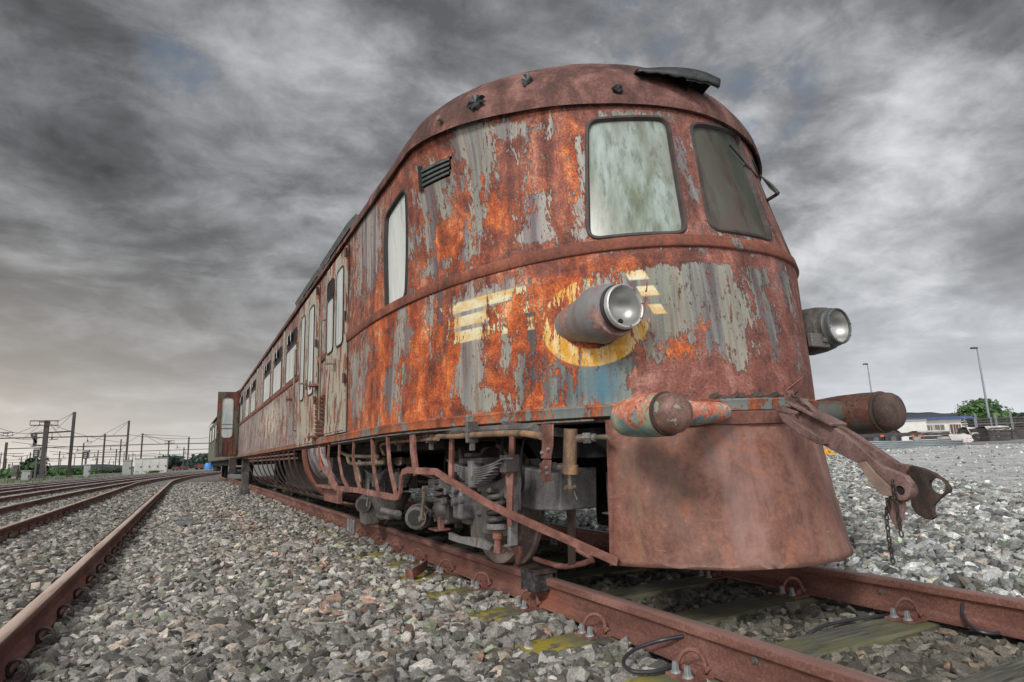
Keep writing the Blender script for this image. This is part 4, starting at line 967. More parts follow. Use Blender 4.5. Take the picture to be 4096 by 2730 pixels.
# friction dampers: round drums in line
for (a_, b2_, r) in ((840, 850, .105), (462, 755, .10)):
    q = U([(a_, b2_)], 1.72)[0]
    b_ = MB(); b_.lathe(q+(.0, -.02, 0), (-.55, -.84, 0), [(-.34, r*.9), (-.32, r), (-.05, r*1.03), (-.045, r*.92), (.0, r*.9), (.04, r*.86), (.045, r*.62), (.01, r*.55), (.0, r*.2)], 32); b_.build('damper_drum', 'under_grey', bog, smooth=35)
    b_ = MB(); b_.lathe(q+(-.03, -.07, 0), (-.55, -.84, 0), [(-.01, r*.62), (-.03, r*.45), (-.04, r*.40)], 24); b_.build('damper_core', 'rubber', bog)
q = U([(905, 640)], 1.66)[0]; q2 = U([(880, 860)], 1.66)[0]
b_ = MB(); b_.bar(q, q2, .014, .045, up=(0, 1, 0)); b_.lathe(q2+(-.02, 0, 0), (1, 0, 0), [(0, .024), (.04, .024)], 12); b_.lathe(q+(-.02, 0, 0), (1, 0, 0), [(0, .02), (.04, .02)], 12); b_.build('link_arm', 'pipe_metal', bog)
q = U([(500, 690)], 1.66)[0]; q2 = U([(485, 770)], 1.66)[0]; b_ = MB(); b_.bar(q, q2, .014, .04, up=(0, 1, 0)); b_.build('link_arm', 'grease_light', bog)
# conical hopper, brake rods
q = U([(650, 770)], 1.8)[0]; b_ = MB(); b_.lathe(q+(0, 0, .12), (0, 0, -1), [(0, .22), (.18, .12), (.24, .10)], 24); b_.build('sand_hopper', 'under_grey', bog)
b_ = MB(); b_.tube(U([(560, 750), (580, 850), (680, 835), (720, 850)], 1.74), .022, 10); b_.tube(U([(600, 800), (715, 825)], 1.70), .028, 10); b_.build('brake_rod', 'grease_light', bog)
b_ = MB(); b_.tube(U([(570, 745), (560, 840), (640, 860)], 1.70), .010, 8); b_.build('brake_rod', 'pipe_metal', bog)
q = U([(1010, 935)], 1.70)[0]; b_ = MB(); b_.box(q, (.12, .16, .014)); b_.box(q+(0, -.03, .05), (.04, .04, .09)); b_.build('foot_bracket', 'rust_bar', bog, bevel=.003)
# vertical stanchions and boxes behind the guard
b_ = MB(); b_.box((1.85, 4.38, .55), (.06, .05, .52)); b_.box((1.9, 4.62, .50), (.05, .04, .6)); b_.build('frame_stanchion', 'under_grey', bog)
b_ = MB(); b_.box((1.80, 6.95, .20), (.16, .26, .30)); b_.build('drain_box', 'under_grey', bog, bevel=.02)
for k in range(3):
    b_ = MB(); b_.tube([(1.60, 6.82+k*.12, .12), (1.60, 6.82+k*.12, -.02)], .018, 8); b_.build('drain_pipe', 'grease_light', bog)
# large grey tank behind the skirt, with upper curve
tank = plate5('tank', [(1555, 458), (1610, 485), (1690, 505), (1885, 500), (1885, 805), (1700, 800), (1600, 775), (1548, 768)], 1.86, .25, 'grease_light', car, .01)
b_ = MB(); b_.box((2.45, 2.92, .515), (.62, .10, .235)); b_.box((2.42, 2.905, .405), (.64, .14, .012)); b_.build('tank_side', 'under_grey', tank, bevel=.006)
# slack adjuster: rusty vertical cylinder with tap
vc0 = U([(1960, 212)], 1.83)[0]; vc1 = U([(1950, 532)], 1.83)[0]
b_ = MB(); b_.tube([vc0, vc0*.2+vc1*.8, vc0*.19+vc1*.81, vc1], [.038, .038, .048, .048], 24); vcy = b_.build('air_cylinder', 'pipe_rust', car, smooth=35)
b_ = MB(); b_.tube([vc1, vc1+(0, 0, -.07)], .014, 12); b_.tube([vc1+(-.03, 0, -.075), vc1+(.03, 0, -.075)], .014, 10); b_.lathe(vc1+(0, 0, -.06), (0, 0, -1), [(0, .012), (.02, .024), (.04, .012)], 12); b_.tube([vc1+(.02, 0, -.09), vc1+(.035, -.01, -.14)], .005, 6); b_.build('drain_tap', 'pipe_metal', vcy)
for zf in (.22, .86):
    q = vc0*(1-zf)+vc1*zf; sg = 1 if zf < .5 else -1
    b_ = MB(); b_.tube([q, q+(sg*.10, -sg*.10, 0)], .022, 12); b_.tube([q+(sg*.05, -sg*.05, 0), q+(sg*.08, -sg*.08, 0)], .032, 6); 
    b_.tube([q+(sg*.1, -sg*.1, 0), q+(sg*.35, -sg*.32, .01)], .015, 10) if sg > 0 else None
    b_.build('union_nut', 'under_grey', vcy, smooth=25)
# hanging bracket
plate5('hanging_bracket', [(1742, 178), (1830, 178), (1828, 330), (1812, 432), (1742, 425), (1750, 330)], 1.70, .008, 'rust_bar', car)
plate5('hanging_bracket', [(1762, 432), (1815, 438), (1808, 500), (1822, 588), (1745, 598), (1738, 500), (1730, 470)], 1.70, .008, 'rust_bar', car)
for a_, b2_ in ((1757, 383), (1802, 357), (1790, 490), (1745, 520), (1795, 530)):
    q = U([(a_, b2_)], 1.70)[0]; b_ = MB(); b_.lathe(q, (-1, 0, 0), [(0, .009), (.012, .009), (.013, .005)], 8); b_.build('bracket_bolt', 'steel_bolt', car)
# diagonal gusset plates in the shadow
plate5('gusset', [(1560, 290), (1620, 280), (1760, 480), (1690, 480)], 1.95, .02, 'under_grey', car)
# steel plate with a bent step pipe near the rail
pl = plate5('rail_guard_plate', [(1930, 800), (1992, 795), (1990, 1180), (1975, 1195), (1940, 1200)], 1.98, .008, 'rust_dark', car)
b_ = MB(); b_.tube(U([(1700, 1150), (1790, 1180), (1860, 1200), (1930, 1208), (2050, 1185), (2115, 1160), (2100, 1135), (2010, 1085)], 2.0), .016, 10); b_.build('step_pipe', 'rust_bar', pl)
# pipes along the underside
def pipe(L, X, r, mat='pipe_rust', name='pipe'):
    P_ = U(L, X); n_ = len(P_); T_ = np.linspace(0, n_-1, n_*5)
    # smooth the path
    Q = [np.array([np.interp(t_, range(n_), [p[c_] for p in P_]) for c_ in range(3)]) for t_ in T_]
    for _ in range(3): Q = [Q[0]]+[(Q[i-1]+Q[i]*2+Q[i+1])/4 for i in range(1, len(Q)-1)]+[Q[-1]]
    b_ = MB(); b_.tube(Q, r, 10); return b_.build(name, mat, car)
pipe([(560, 470), (545, 400), (540, 320), (560, 288), (620, 282), (720, 268), (900, 262), (1100, 268), (1300, 252), (1500, 242), (1650, 245), (1745, 265)], 1.42, .016)
pipe([(610, 400), (580, 330), (620, 312), (720, 300), (900, 290), (1000, 285)], 1.40, .012)
pipe([(720, 250), (950, 235), (1200, 222), (1500, 212), (1700, 205)], 1.46, .022, 'under_grey')
pipe([(950, 255), (1200, 245), (1450, 238)], 1.50, .018, 'under_grey')
pipe([(300, 380), (345, 405), (500, 412), (560, 410)], 1.42, .018, 'pipe_metal')
pipe([(345, 410), (355, 460), (420, 465), (590, 455)], 1.42, .018, 'pipe_metal')
pipe([(430, 445), (415, 490), (430, 540), (440, 600)], 1.42, .016, 'pipe_metal')
pipe([(160, 375), (290, 380)], 1.45, .014, 'grease_light')
pipe([(2010, 275), (2240, 272)], 1.92, .013, 'pipe_metal')
for (a_, b2_) in ((720, 290), (950, 270), (1245, 260)):
    q = U([(a_, b2_)], 1.43)[0]; b_ = MB(); b_.box(q+(.0, 0, .02), (.07, .03, .12)); b_.box(q+(0, 0, -.06), (.03, .02, .05)); b_.build('pipe_clamp', 'under_grey', car, bevel=.003)
for (a_, b2_) in ((610, 445), (733, 445)):
    q = U([(a_, b2_)], 1.46)[0]; b_ = MB(); b_.lathe(q, (-.7, -.7, 0), [(0, .020), (.0, .032), (.05, .032)], 16, caps=False); b_.lathe(q, (-.7, -.7, 0), [(-.2, .028), (.0, .02)], 14); b_.build('pipe_end', 'pipe_metal', car)
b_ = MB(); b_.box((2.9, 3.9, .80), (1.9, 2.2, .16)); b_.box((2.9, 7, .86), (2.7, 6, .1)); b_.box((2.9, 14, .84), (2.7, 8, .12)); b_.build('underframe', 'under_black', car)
MB().box((4.05, 6.0, .62), (.05, 3.2, .75)).build('far_side_blackout', 'under_black', car); MB().box((3.95, 13, .72), (.05, 10.6, .5)).build('far_side_blackout', 'under_black', car); MB().box((2.9, 2.75, .62), (1.5, .04, .7)).build('front_blackout', 'under_black', car)  # black sheets added to shut out the bright gap under the floor

# clutter of rods, brackets, hoses and bolts in the depth of the bogie
gr = np.random.default_rng(77)
for k in range(34):
    y_ = gr.uniform(3.0, 7.6); x_ = gr.uniform(1.70, 2.02); z0_ = gr.uniform(.28, .60); h_ = gr.uniform(.12, .38); ty = k % 5
    if ty == 0: MB().tube([(x_, y_, z0_), (x_, y_+gr.uniform(-.04, .04), min(.88, z0_+h_))], gr.uniform(.008, .018), 8).build('rod', ['grease_light', 'pipe_metal', 'rust_bar'][k % 3], bog)
    elif ty == 1: MB().box((x_, y_, min(.8, z0_+h_*.5)), (gr.uniform(.03, .08), gr.uniform(.02, .09), h_*.8)).build('bracket', ['under_grey', 'grease'][k % 2], bog, bevel=.004)
    elif ty == 2:
        P_ = [np.array([x_, y_, .88]), np.array([x_-.03, y_+.03, .70]), np.array([x_+.02, y_+gr.uniform(.05, .2), .52]), np.array([x_, y_+gr.uniform(.15, .35), .50])]
        Q = [np.array([np.interp(t_, range(4), [p[c_] for p in P_]) for c_ in range(3)]) for t_ in np.linspace(0, 3, 18)]
        for _ in range(4): Q = [Q[0]]+[(Q[i-1]+Q[i]*2+Q[i+1])/4 for i in range(1, len(Q)-1)]+[Q[-1]]
        MB().tube(Q, gr.uniform(.008, .014), 8).build('air_hose', 'rubber', bog)
    elif ty == 3: MB().tube([(x_, y_, z0_), (x_, y_+gr.uniform(.25, .7), z0_+gr.uniform(-.06, .06))], gr.uniform(.009, .02), 8).build('brake_rod', ['pipe_metal', 'grease_light'][k % 2], bog)
    else: MB().lathe((x_-.03, y_, z0_+.1), (-1, 0, 0), [(0, .022), (.02, .022), (.021, .012), (.035, .012)], 6).build('frame_bolt', 'grease_light', bog)
for k in range(12):
    y_ = 3.0+k*.42; MB().bar((1.50, y_, .905), (2.1, y_, .84), .03, .05).build('cross_bearer', 'under_grey', bog)

# ---------------------------------------------------------------- belly behind the doors: step box, big curved rib, cage of hoops
def rib(y, mat, w_=.03, t_=.02, x0=XS+.01, x1=1.95, z0=.90, z1=.17, name='belly_hoop', bulge=1.0):
    pts = [(x0+(x1-x0)*(1-math.cos(a)), y, z0-(z0-z1)*math.sin(a)**bulge) for a in np.linspace(0, math.pi/2, 14)]
    b_ = MB(); b_.strip(pts, t_, w_, (0, 1, 0)); return b_.build(name, mat, car, smooth=50)
for y_ in (9.0, 9.55, 10.1, 10.65, 11.2, 11.8, 12.5, 13.3, 14.2, 15.3, 16.5): rib(y_, 'rust_dark')
rib(8.15, 'rust_belt', .26, .02, name='curved_rib')
b_ = MB(); b_.tube([(1.95, 8.0, .17), (1.95, 17, .17)], .018, 8); b_.build('belly_rail', 'pipe_metal', car)
for z_, x_ in ((.86, 1.30), (.80, 1.32)): b_ = MB(); b_.tube([(x_, 9.0, z_), (x_, 16.5, z_)], .014, 8); b_.build('belly_pipe', 'rust_bar', car)
b_ = MB(); b_.box((2.5, 12.0, .52), (1.2, 5.0, .55)); b_.build('belly_tank', 'rust_dark', car, bevel=.03)
b_ = MB(); b_.box((2.0, 8.9, .55), (.5, .25, .5)); b_.build('battery_box', 'grease_light', car, bevel=.01)
G_ = []
for a in np.linspace(0, 1.0, 8): G_.append([(XS+.01+.30*(1-math.cos(a)), y_, .90-.42*math.sin(a)) for y_ in (6.85, 7.3, 7.9)])
b_ = MB(); b_.grid(G_); o = b_.build('step_panel', 'step_panel', car); md = o.modifiers.new('t', 'SOLIDIFY'); md.thickness = .02
b_ = MB(); b_.box((1.50, 7.45, .46), (.24, .8, .03)); b_.box((1.50, 7.45, .36), (.05, .8, .16)); b_.build('step_board', 'rust_bar', car, bevel=.004)
# prop standing on the ballast below the rear end
b_ = MB(); b_.box((1.50, 20.1, .32), (.20, .24, 1.12)); b_.box((1.5, 20.1, -.1), (.28, .3, .25)); b_.box((1.45, 20.0, .55), (.34, .05, .05)); b_.build('rear_leg', 'grease', car, bevel=.01)

# ---------------------------------------------------------------- second carriage behind
c2 = empty('old_carriage', (2.78, 32, 0), 'dull green old carriage coupled behind the rusty railcar', 'carriage')
rust('green_side', (.03, .035, .03), (.075, .085, .07), (.14, .15, .12), 3, .3, paint=(.14, .15, .11), paint_amt=.6, pscale=2)
b_ = MB(); b_.box((2.76, 33, 1.95), (2.86, 20, 2.1)); b_.build('body', 'green_side', c2, bevel=.05)
rows = []
for v_ in np.linspace(0, math.pi, 17): rows.append([(2.76-1.50*math.cos(v_), y_, 3.0+.5*math.sin(v_)) for y_ in (22.9, 33, 43.1)])
b_ = MB(); b_.grid(rows); b_.add([rows[i][0] for i in range(17)], [tuple(range(17))]); b_.build('roof', 'rust_roof', c2)
for y_ in (25, 28, 31, 34, 37, 40):
    fr = MB().box((1.322, y_, 2.35), (.02, 1.4, .8)).build('window', 'rust_dark', c2); MB().box((1.308, y_, 2.35), (.01, 1.25, .66)).build('pane', 'pane_side', fr)
MB().box((2.76, 33, .80), (2.5, 19.6, .22)).build('underframe', 'under_black', c2)
for y_ in (25.2, 27.6, 38.4, 40.8):
    for wx, sg in ((2.045, 1), (3.475, -1)):
        MB().lathe((wx, y_, .455), (sg, 0, 0), [(0, .448), (.10, .457), (.105, .483), (.13, .485)], 24).build('wheel', 'under_black', c2)
for y_ in (26.4, 39.6): MB().box((1.7, y_, .5), (.25, 3.2, .25)).build('bogie_frame', 'under_black', c2, bevel=.03)
for x_ in (1.9, 3.62): MB().lathe((x_, 22.98, .98), (0, -1, 0), [(0, .08), (.35, .08), (.36, .22), (.40, .20)], 20).build('buffer', 'rust_dark', c2)
MB().box((1.35, 22.9, .78), (.2, .3, .35)).build('step', 'rust_dark', c2)

c2.rotation_euler = (0, 0, math.radians(.7)); c2.location.x -= .16

# ---------------------------------------------------------------- ground
def ss_(a, b2, x): t_ = np.clip((x-a)/(b2-a), 0, 1); return t_*t_*(3-2*t_)
def ground_z(X, Y):
    X = np.asarray(X, float); Y = np.asarray(Y, float)
    z = np.full(np.broadcast(X, Y).shape, -.205)
    d = (X-7.2)*.655-(Y-3.0)*.756                       # distance beyond the crest of the stone bank
    z = z+ss_(3.75, 4.25, X)*.09
    bank = ss_(-2.6, -.1, d)*(1-ss_(.05, 1.2, d)*1.15)*ss_(3.8, 4.8, X)
    z = z+bank*.23
    r = np.hypot(X-4, Y)
    z = z+ss_(13, 34, r)*ss_(4.5, 14, X)*.58
    z = z+ss_(.6, 1.2, X)*ss_(4.4, 4.0, X)*(-.005)
    z = z+.03*ss_(-.4, .2, X)*ss_(1.3, .7, X)*np.ones_like(z)
    return z
GN_ = 420
ang = np.radians(np.concatenate([np.linspace(-60, 115, 300), np.linspace(120, 295, 40)]))
rad = np.concatenate([np.linspace(.3, 14, 110), np.geomspace(14.3, 4500, 90)])
G_ = []
for r_ in rad:
    X_ = r_*np.sin(ang); Y_ = r_*np.cos(ang); Z_ = ground_z(X_, Y_); G_.append(list(zip(X_, Y_, Z_)))
b_ = MB(); b_.grid(G_, closed=True)
m, t, b = newmat('ballast_ground')
ob = t.n('ShaderNodeTexCoord').outputs['Object']
def stones(scale, seedv):
    v = t.n('ShaderNodeTexVoronoi', dict(feature='F1'), Vector=t.mapping(ob, loc=seedv, scale=(1, 1, .3)), Scale=scale, Randomness=1.0)
    e = t.n('ShaderNodeTexVoronoi', dict(feature='DISTANCE_TO_EDGE'), Vector=t.mapping(ob, loc=seedv, scale=(1, 1, .3)), Scale=scale, Randomness=1.0)
    return v.outputs['Color'], e.outputs['Distance'], v.outputs['Distance']
vc, ve, vd = stones(21, (0, 0, 0))
sepc = t.n('ShaderNodeSeparateColor', Color=vc)
g1 = t.ramp(sepc.outputs[0], [(.0, (.07, .068, .063)), (.35, (.16, .155, .145)), (.7, (.27, .265, .25)), (1, (.42, .41, .39))])
g1 = t.mix(t.math('MULTIPLY', t.step(sepc.outputs[1], .75, 1), .6), g1, (.26, .17, .12))
g1 = t.mix(t.step(ve, .07, .0), g1, (.018, .017, .016))
big = t.noise(ob, .5, 4, .6)
g1 = t.mix(t.math('MULTIPLY', t.step(big, .42, .66), .35), g1, (.10, .096, .09))
mot = t.noise(ob, 4.5, 9, .85)
g1 = t.mix(.55, g1, t.ramp(mot, [(.36, (.055, .053, .05)), (.5, (.20, .195, .185)), (.62, (.46, .45, .43))]))
sp = t.n('ShaderNodeSeparateXYZ', Vector=ob)
# plain of pale fine gravel to the right
fine = t.ramp(t.math('ADD', t.math('MULTIPLY', t.noise(ob, 5, 9, .82), .6), t.math('MULTIPLY', t.noise(ob, 1.1, 6, .7), .4)), [(.38, (.28, .28, .28)), (.48, (.52, .53, .54)), (.58, (.75, .76, .77))])
dd = t.math('SUBTRACT', t.math('MULTIPLY', t.math('SUBTRACT', sp.outputs[0], 7.2), .655), t.math('MULTIPLY', t.math('SUBTRACT', sp.outputs[1], 3.0), .756))
c = t.mix(t.step(dd, .5, 1.6), g1, fine)
# rusty stain beside the near rail
stn = t.math('MULTIPLY', t.math('MULTIPLY', t.step(sp.outputs[0], .75, 1.25), t.step(sp.outputs[0], 1.75, 1.45)), t.step(t.noise(ob, 1.6, 4, .6), .45, .62))
c = t.mix(t.math('MULTIPLY', stn, .5), c, (.25, .12, .07))
t.set(b.inputs['Base Color'], c); b.inputs['Roughness'].default_value = .9
hh = t.math('ADD', t.math('MULTIPLY', t.math('MINIMUM', ve, .3), 2.2), t.math('MULTIPLY', sepc.outputs[2], .7))
t.set(b.inputs['Normal'], t.bump(t.math('ADD', hh, t.math('MULTIPLY', t.noise(ob, 90, 3, .6), .1)), .9, .03))
ground = b_.build('ground', 'ballast_ground', None, origin=(0, 0, 0)); struct(ground)

# ---------------------------------------------------------------- tracks
def rail_mat(name, top, met=.35, ro=.42, zl=-.010):
    m, t, b = newmat(name)
    ob = t.n('ShaderNodeTexCoord').outputs['Object']
    st = t.mapping(ob, scale=(1, .35, 1))
    a = t.noise(st, 5, 7, .62, .4); f = t.noise(ob, 70, 4, .7); g = t.noise(t.mapping(ob, scale=(1, .06, 1)), 12, 4, .6)
    c = t.ramp(t.math('ADD', t.math('MULTIPLY', a, .6), t.math('MULTIPLY', f, .4)), [(.36, (.075, .036, .030)), (.5, (.175, .078, .062)), (.62, (.30, .155, .125))])
    c = t.mix(t.math('MULTIPLY', t.step(t.noise(ob, 1.3, 4, .6), .55, .68), .45), c, (.36, .115, .06))
    z = t.n('ShaderNodeSeparateXYZ', Vector=ob).outputs[2]
    tm = t.math('MULTIPLY', t.step(z, zl, zl+.009), t.step(g, .22, .5))
    c = t.mix(tm, c, top)
    t.set(b.inputs['Base Color'], c); t.set(b.inputs['Roughness'], t.mixf(tm, .75, ro)); t.set(b.inputs['Metallic'], t.mixf(tm, 0.0, met))
    t.set(b.inputs['Normal'], t.bump(f, .3, .002)); return m
rail_mat('rail_dull', (.30, .185, .165)); rail_mat('rail_shiny', (.74, .58, .48), .3, .4, -.014); rail_mat('rail_far', (.92, .88, .84), .5, .3, -.030)
m, t, b = newmat('sleeper_wood')
ob = t.n('ShaderNodeTexCoord').outputs['Object']
gr = t.noise(t.mapping(ob, scale=(.12, 1.6, 1)), 26, 6, .65, .5); ms = t.noise(ob, 2.6, 6, .65, .3)
rnd = t.n('ShaderNodeObjectInfo').outputs['Random']
c = t.ramp(gr, [(.34, (.030, .030, .025)), (.48, (.095, .095, .080)), (.62, (.17, .17, .145)), (.8, (.25, .24, .21))])
c = t.mix(t.math('MULTIPLY', t.step(t.math('ADD', ms, t.math('MULTIPLY', rnd, .10)), .47, .60), .68), c, (.145, .140, .06))
sp = t.n('ShaderNodeSeparateXYZ', Vector=ob)
end = t.step(sp.outputs[0], -.98, -1.12)
c = t.mix(t.math('MULTIPLY', end, t.step(t.math('ADD', t.noise(ob, 14, 6, .7), t.math('MULTIPLY', rnd, .16)), .48, .58)), c, (.36, .29, .03))
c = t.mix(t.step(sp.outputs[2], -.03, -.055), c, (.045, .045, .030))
t.set(b.inputs['Base Color'], c); b.inputs['Roughness'].default_value = .9; t.set(b.inputs['Normal'], t.bump(gr, .6, .006))
HP = [(-.070, -.166), (.070, -.166), (.070, -.154), (.030, -.142), (.0095, -.128), (.0085, -.058), (.014, -.046), (.034, -.040), (.0355, -.012), (.033, -.005), (.025, -.0008), (0, .001), (-.025, -.0008), (-.033, -.005), (-.0355, -.012), (-.034, -.040), (-.014, -.046), (-.0085, -.058), (-.0095, -.128), (-.030, -.142), (-.070, -.154)]
def rail_obj(parent, cfun, off, ys, mat, z0=0.0):
    rows = []
    for i, y in enumerate(ys):
        e = .05; dx = (cfun(y+e)-cfun(y-e))/(2*e); nl = math.hypot(1, dx); nx, ny = 1/nl, -dx/nl
        x = cfun(y); rows.append([(x+nx*(off+p[0]), y+ny*(off+p[0]), z0+p[1]) for p in HP])
    b_ = MB(); b_.grid(rows, closed=True); n_ = len(HP)
    b_.f.append(tuple(range(n_-1, -1, -1))); b_.f.append(tuple((len(rows)-1)*n_+k for k in range(n_)))
    return b_.build('rail', mat, parent, smooth=40)
# prototypes of a sleeper with its fastenings
def make_sleeper(parent, x, y, z=-.176, L=2.56, wd=.25, detail=2, wood='sleeper_wood', first=None):
    b_ = MB(); nseg = 26; rows = []
    for xx in np.linspace(-L/2, L/2, nseg):
        j = lambda a: rng.uniform(-a, a)
        rows.append([(xx, -wd/2+j(.006), -.14), (xx, -wd/2+j(.005), -.012+j(.004)), (xx, -wd/2+.014+j(.004), 0+j(.003)), (xx, wd/2-.014+j(.004), 0+j(.003)), (xx, wd/2+j(.005), -.012+j(.004)), (xx, wd/2+j(.006), -.14)])
    b_.grid(rows); b_.f.append(tuple(range(6))); b_.f.append(tuple((nseg-1)*6+k for k in range(5, -1, -1)))
    b_.v = [(p[0]+x, p[1]+y, p[2]+z) for p in b_.v]
    return b_.build('sleeper', wood, parent, origin=(x, y, z), smooth=25)
def clip_mesh(s, o):
    """spring clip looping over the rail foot; s = side (+1: outside on the +x side)"""
    b_ = MB(); P_ = []
    for a in np.linspace(-.35*math.pi, 1.30*math.pi, 16):
        P_.append((o[0]+s*(.112+.042*math.cos(a)), o[1]+s*(-.05+.10*(a+1.1)/5.2), o[2]+.048+.044*math.sin(a)))
    P_ = [(o[0]+s*.085, o[1]-s*.06, o[2]+.018)]+P_+[(o[0]+s*.062, o[1]+s*.05, o[2]+.024)]
    b_.tube(P_, .0095, 8); return b_
T1X = 2.7605
track1 = empty('rusty_track', (T1X, 10, 0), 'rusty track with mossy timber sleepers under the derelict railcar', 'track')
ys = np.concatenate([np.arange(-3, 22, .5), np.arange(22, 70, 1.5)])
c1 = lambda y: T1X if y < 45 else T1X+(y-45)**2*.003
r1 = rail_obj(track1, c1, -.7525, ys, 'rail_dull'); r2 = rail_obj(track1, c1, .7525, ys, 'rail_dull')
def copy_tree(o, parent, loc=None):
    c_ = o.copy(); col.objects.link(c_); c_.parent = parent; ORI[c_.name] = ORI.get(o.name, (0, 0, 0))
    if loc is not None: c_.location = loc
    for ch in [q for q in kids.get(o.name, [])]:
        d_ = ch.copy(); col.objects.link(d_); d_.parent = c_
    return c_
kids = {}
variants = []
for v_ in range(3):
    s0 = make_sleeper(track1, T1X, 2.11+.697*v_)
    ch = []
    for sx in (-1, 1):
        o_ = (T1X+sx*.7525, 2.11+.697*v_, -.176)
        q = MB(); q.box((o_[0], o_[1], o_[2]+.006), (.38, .150, .013)); pl_ = q.build('base_plate', 'rust_bar', s0, origin=o_, bevel=.002); ch.append(pl_)
        for s in (-1, 1):
            q = MB(); q.box((o_[0]+s*.092, o_[1]-.015, o_[2]+.026), (.034, .055, .032)); q.tube([(o_[0]+s*.118, o_[1]-.045, o_[2]+.024), (o_[0]+s*.118, o_[1]+.045, o_[2]+.024)], .016, 12); ch.append(q.build('clip_shoulder', 'rust_bar', s0, origin=o_, bevel=.002))
            ch.append(clip_mesh(s, (o_[0], o_[1], o_[2]+.012)).build('rail_clip', 'rust_bar', s0, origin=o_))
            if (sx, s) in ((-1, -1), (1, -1)):
                for dy in (-.036, .036):
                    e = (o_[0]+s*.166, o_[1]+dy, o_[2]+.013); q = MB(); q.lathe(e, (0, 0, 1), [(0, .024), (.008, .022), (.011, .015)], 12)
                    q.add([(e[0]+a*w_, e[1]+b2*w_, e[2]+h_) for h_, w_ in ((.009, .012), (.046, .0085)) for a, b2 in ((-1, -1), (1, -1), (1, 1), (-1, 1))], [(0, 1, 5, 4), (1, 2, 6, 5), (2, 3, 7, 6), (3, 0, 4, 7), (4, 5, 6, 7)])
                    ch.append(q.build('sleeper_screw', 'steel_bolt', s0, origin=e, bevel=.002, smooth=20))
    kids[s0.name] = ch; variants.append(s0)
for k in range(-5, 60):
    if k in (0, 1, 2): continue
    src = variants[k % 3]; y_ = 2.11+.697*k
    if k < 16: copy_tree(src, track1, (0, y_-10, -.176))
    else:
        c_ = src.copy(); col.objects.link(c_); c_.parent = track1; c_.location = (0, y_-10, -.235)
        if k < 34:
            for ch in kids[src.name]:
                if ch.name.startswith('clip_shoulder'): d_ = ch.copy(); col.objects.link(d_); d_.parent = c_
# web bolts, cables
for (x_, y_) in ((3022, 2642), (3524, 2366)):
    X_ = 2.0 if x_ < 3200 else 3.504; p = onx(x_, y_, X_); q = MB(); q.lathe((X_+.006, p[1], p[2]), (-1, 0, 0), [(0, .017), (.012, .016), (.014, .009), (.022, .009)], 12); q.build('fish_bolt', 'under_grey', r1 if x_ < 3200 else r2)
def cable(L, zs, name='bond_cable', X0=None):
    P_ = [onz(x_, y_, z_) for (x_, y_), z_ in zip(L, zs)]
    if X0: P_[0] = onx(*L[0], X0)
    n_ = len(P_); Q = [np.array([np.interp(t_, range(n_), [p[c_] for p in P_]) for c_ in range(3)]) for t_ in np.linspace(0, n_-1, n_*5)]
    for _ in range(4): Q = [Q[0]]+[(Q[i-1]+Q[i]*2+Q[i+1])/4 for i in range(1, len(Q)-1)]+[Q[-1]]
    return MB().tube(Q, .0085, 10).build(name, 'cable', None)
cb = cable([(2735, 2545), (2640, 2562), (2545, 2592), (2497, 2630), (2492, 2662), (2530, 2690), (2620, 2688), (2700, 2668), (2740, 2660)], [-.09, -.10, -.12, -.13, -.145, -.155, -.155, -.16, -.19], X0=2.0)
tag(cb, 'dark cable looping out of the web of the near rail onto the stones', 'cable', 'cables bonded to the rails')
cb = cable([(3210, 2556), (3245, 2528), (3290, 2503), (3400, 2480), (3500, 2467), (3560, 2462)], [-.19, -.165, -.155, -.155, -.16, -.17])
tag(cb, 'dark cable lying across the stones between the two rails', 'cable', 'cables bonded to the rails')
cb = cable([(3850, 2418), (3846, 2450), (3868, 2495), (3915, 2528), (3970, 2537), (4060, 2528)], [-.08, -.10, -.13, -.15, -.155, -.17], X0=3.505)
tag(cb, 'dark cable hanging from the web of the far rail at the right edge', 'cable', 'cables bonded to the rails')
# wheel chock over the near rail
q = MB(); q.box((1.955, 3.50, -.018), (.14, .17, .12)); ck = q.build('chock_block', 'rubber', None, bevel=.008)
e = empty('wheel_chock', (1.955, 3.50, -.07), 'black block with a rusty lip clamped over the near rail in front of the wheel', 'chock')
ck.parent = e; ck.location = (0, 0, ck.location[2]+.07)
q = MB(); q.box((1.995, 3.54, .049), (.22, .27, .012)); q.box((1.97, 3.41, .038), (.16, .008, .022)); q.box((2.06, 3.54, .01), (.012, .2, .07)); q.build('steel_lip', 'rust_dark', e, bevel=.002)
rust('chock_face', (.008, .008, .009), (.028, .027, .028), (.10, .10, .10), 25, 1); ck.data.materials[0] = MATS['chock_face']
# odds and ends on the stones
q = MB(); g0 = ground_z(0, 10.8)+.06
q.box((0.0, 10.8, g0+.03), (.22, .14, .07)); q.box((-.07, 10.8, g0+.085), (.05, .14, .05)); q.box((.05, 10.8, g0+.085), (.09, .14, .05))
tag(q.build('concrete_block', 'grease_light', None, bevel=.01), 'notched grey concrete block lying on the ballast between the tracks', 'block')
P_ = [onz(*p, -.13) for p in zp(2.941, 1400, 2000, [(905, 745), (880, 800), (820, 850), (740, 872), (660, 850)])]
tag(MB().strip([p+(0, 0, .02*math.sin(i)) for i, p in enumerate(P_)], .012, .07, (0, 0, 1)).build('scrap_strap', 'rust_bar', None), 'bent rusty strap lying beside the near rail', 'scrap')

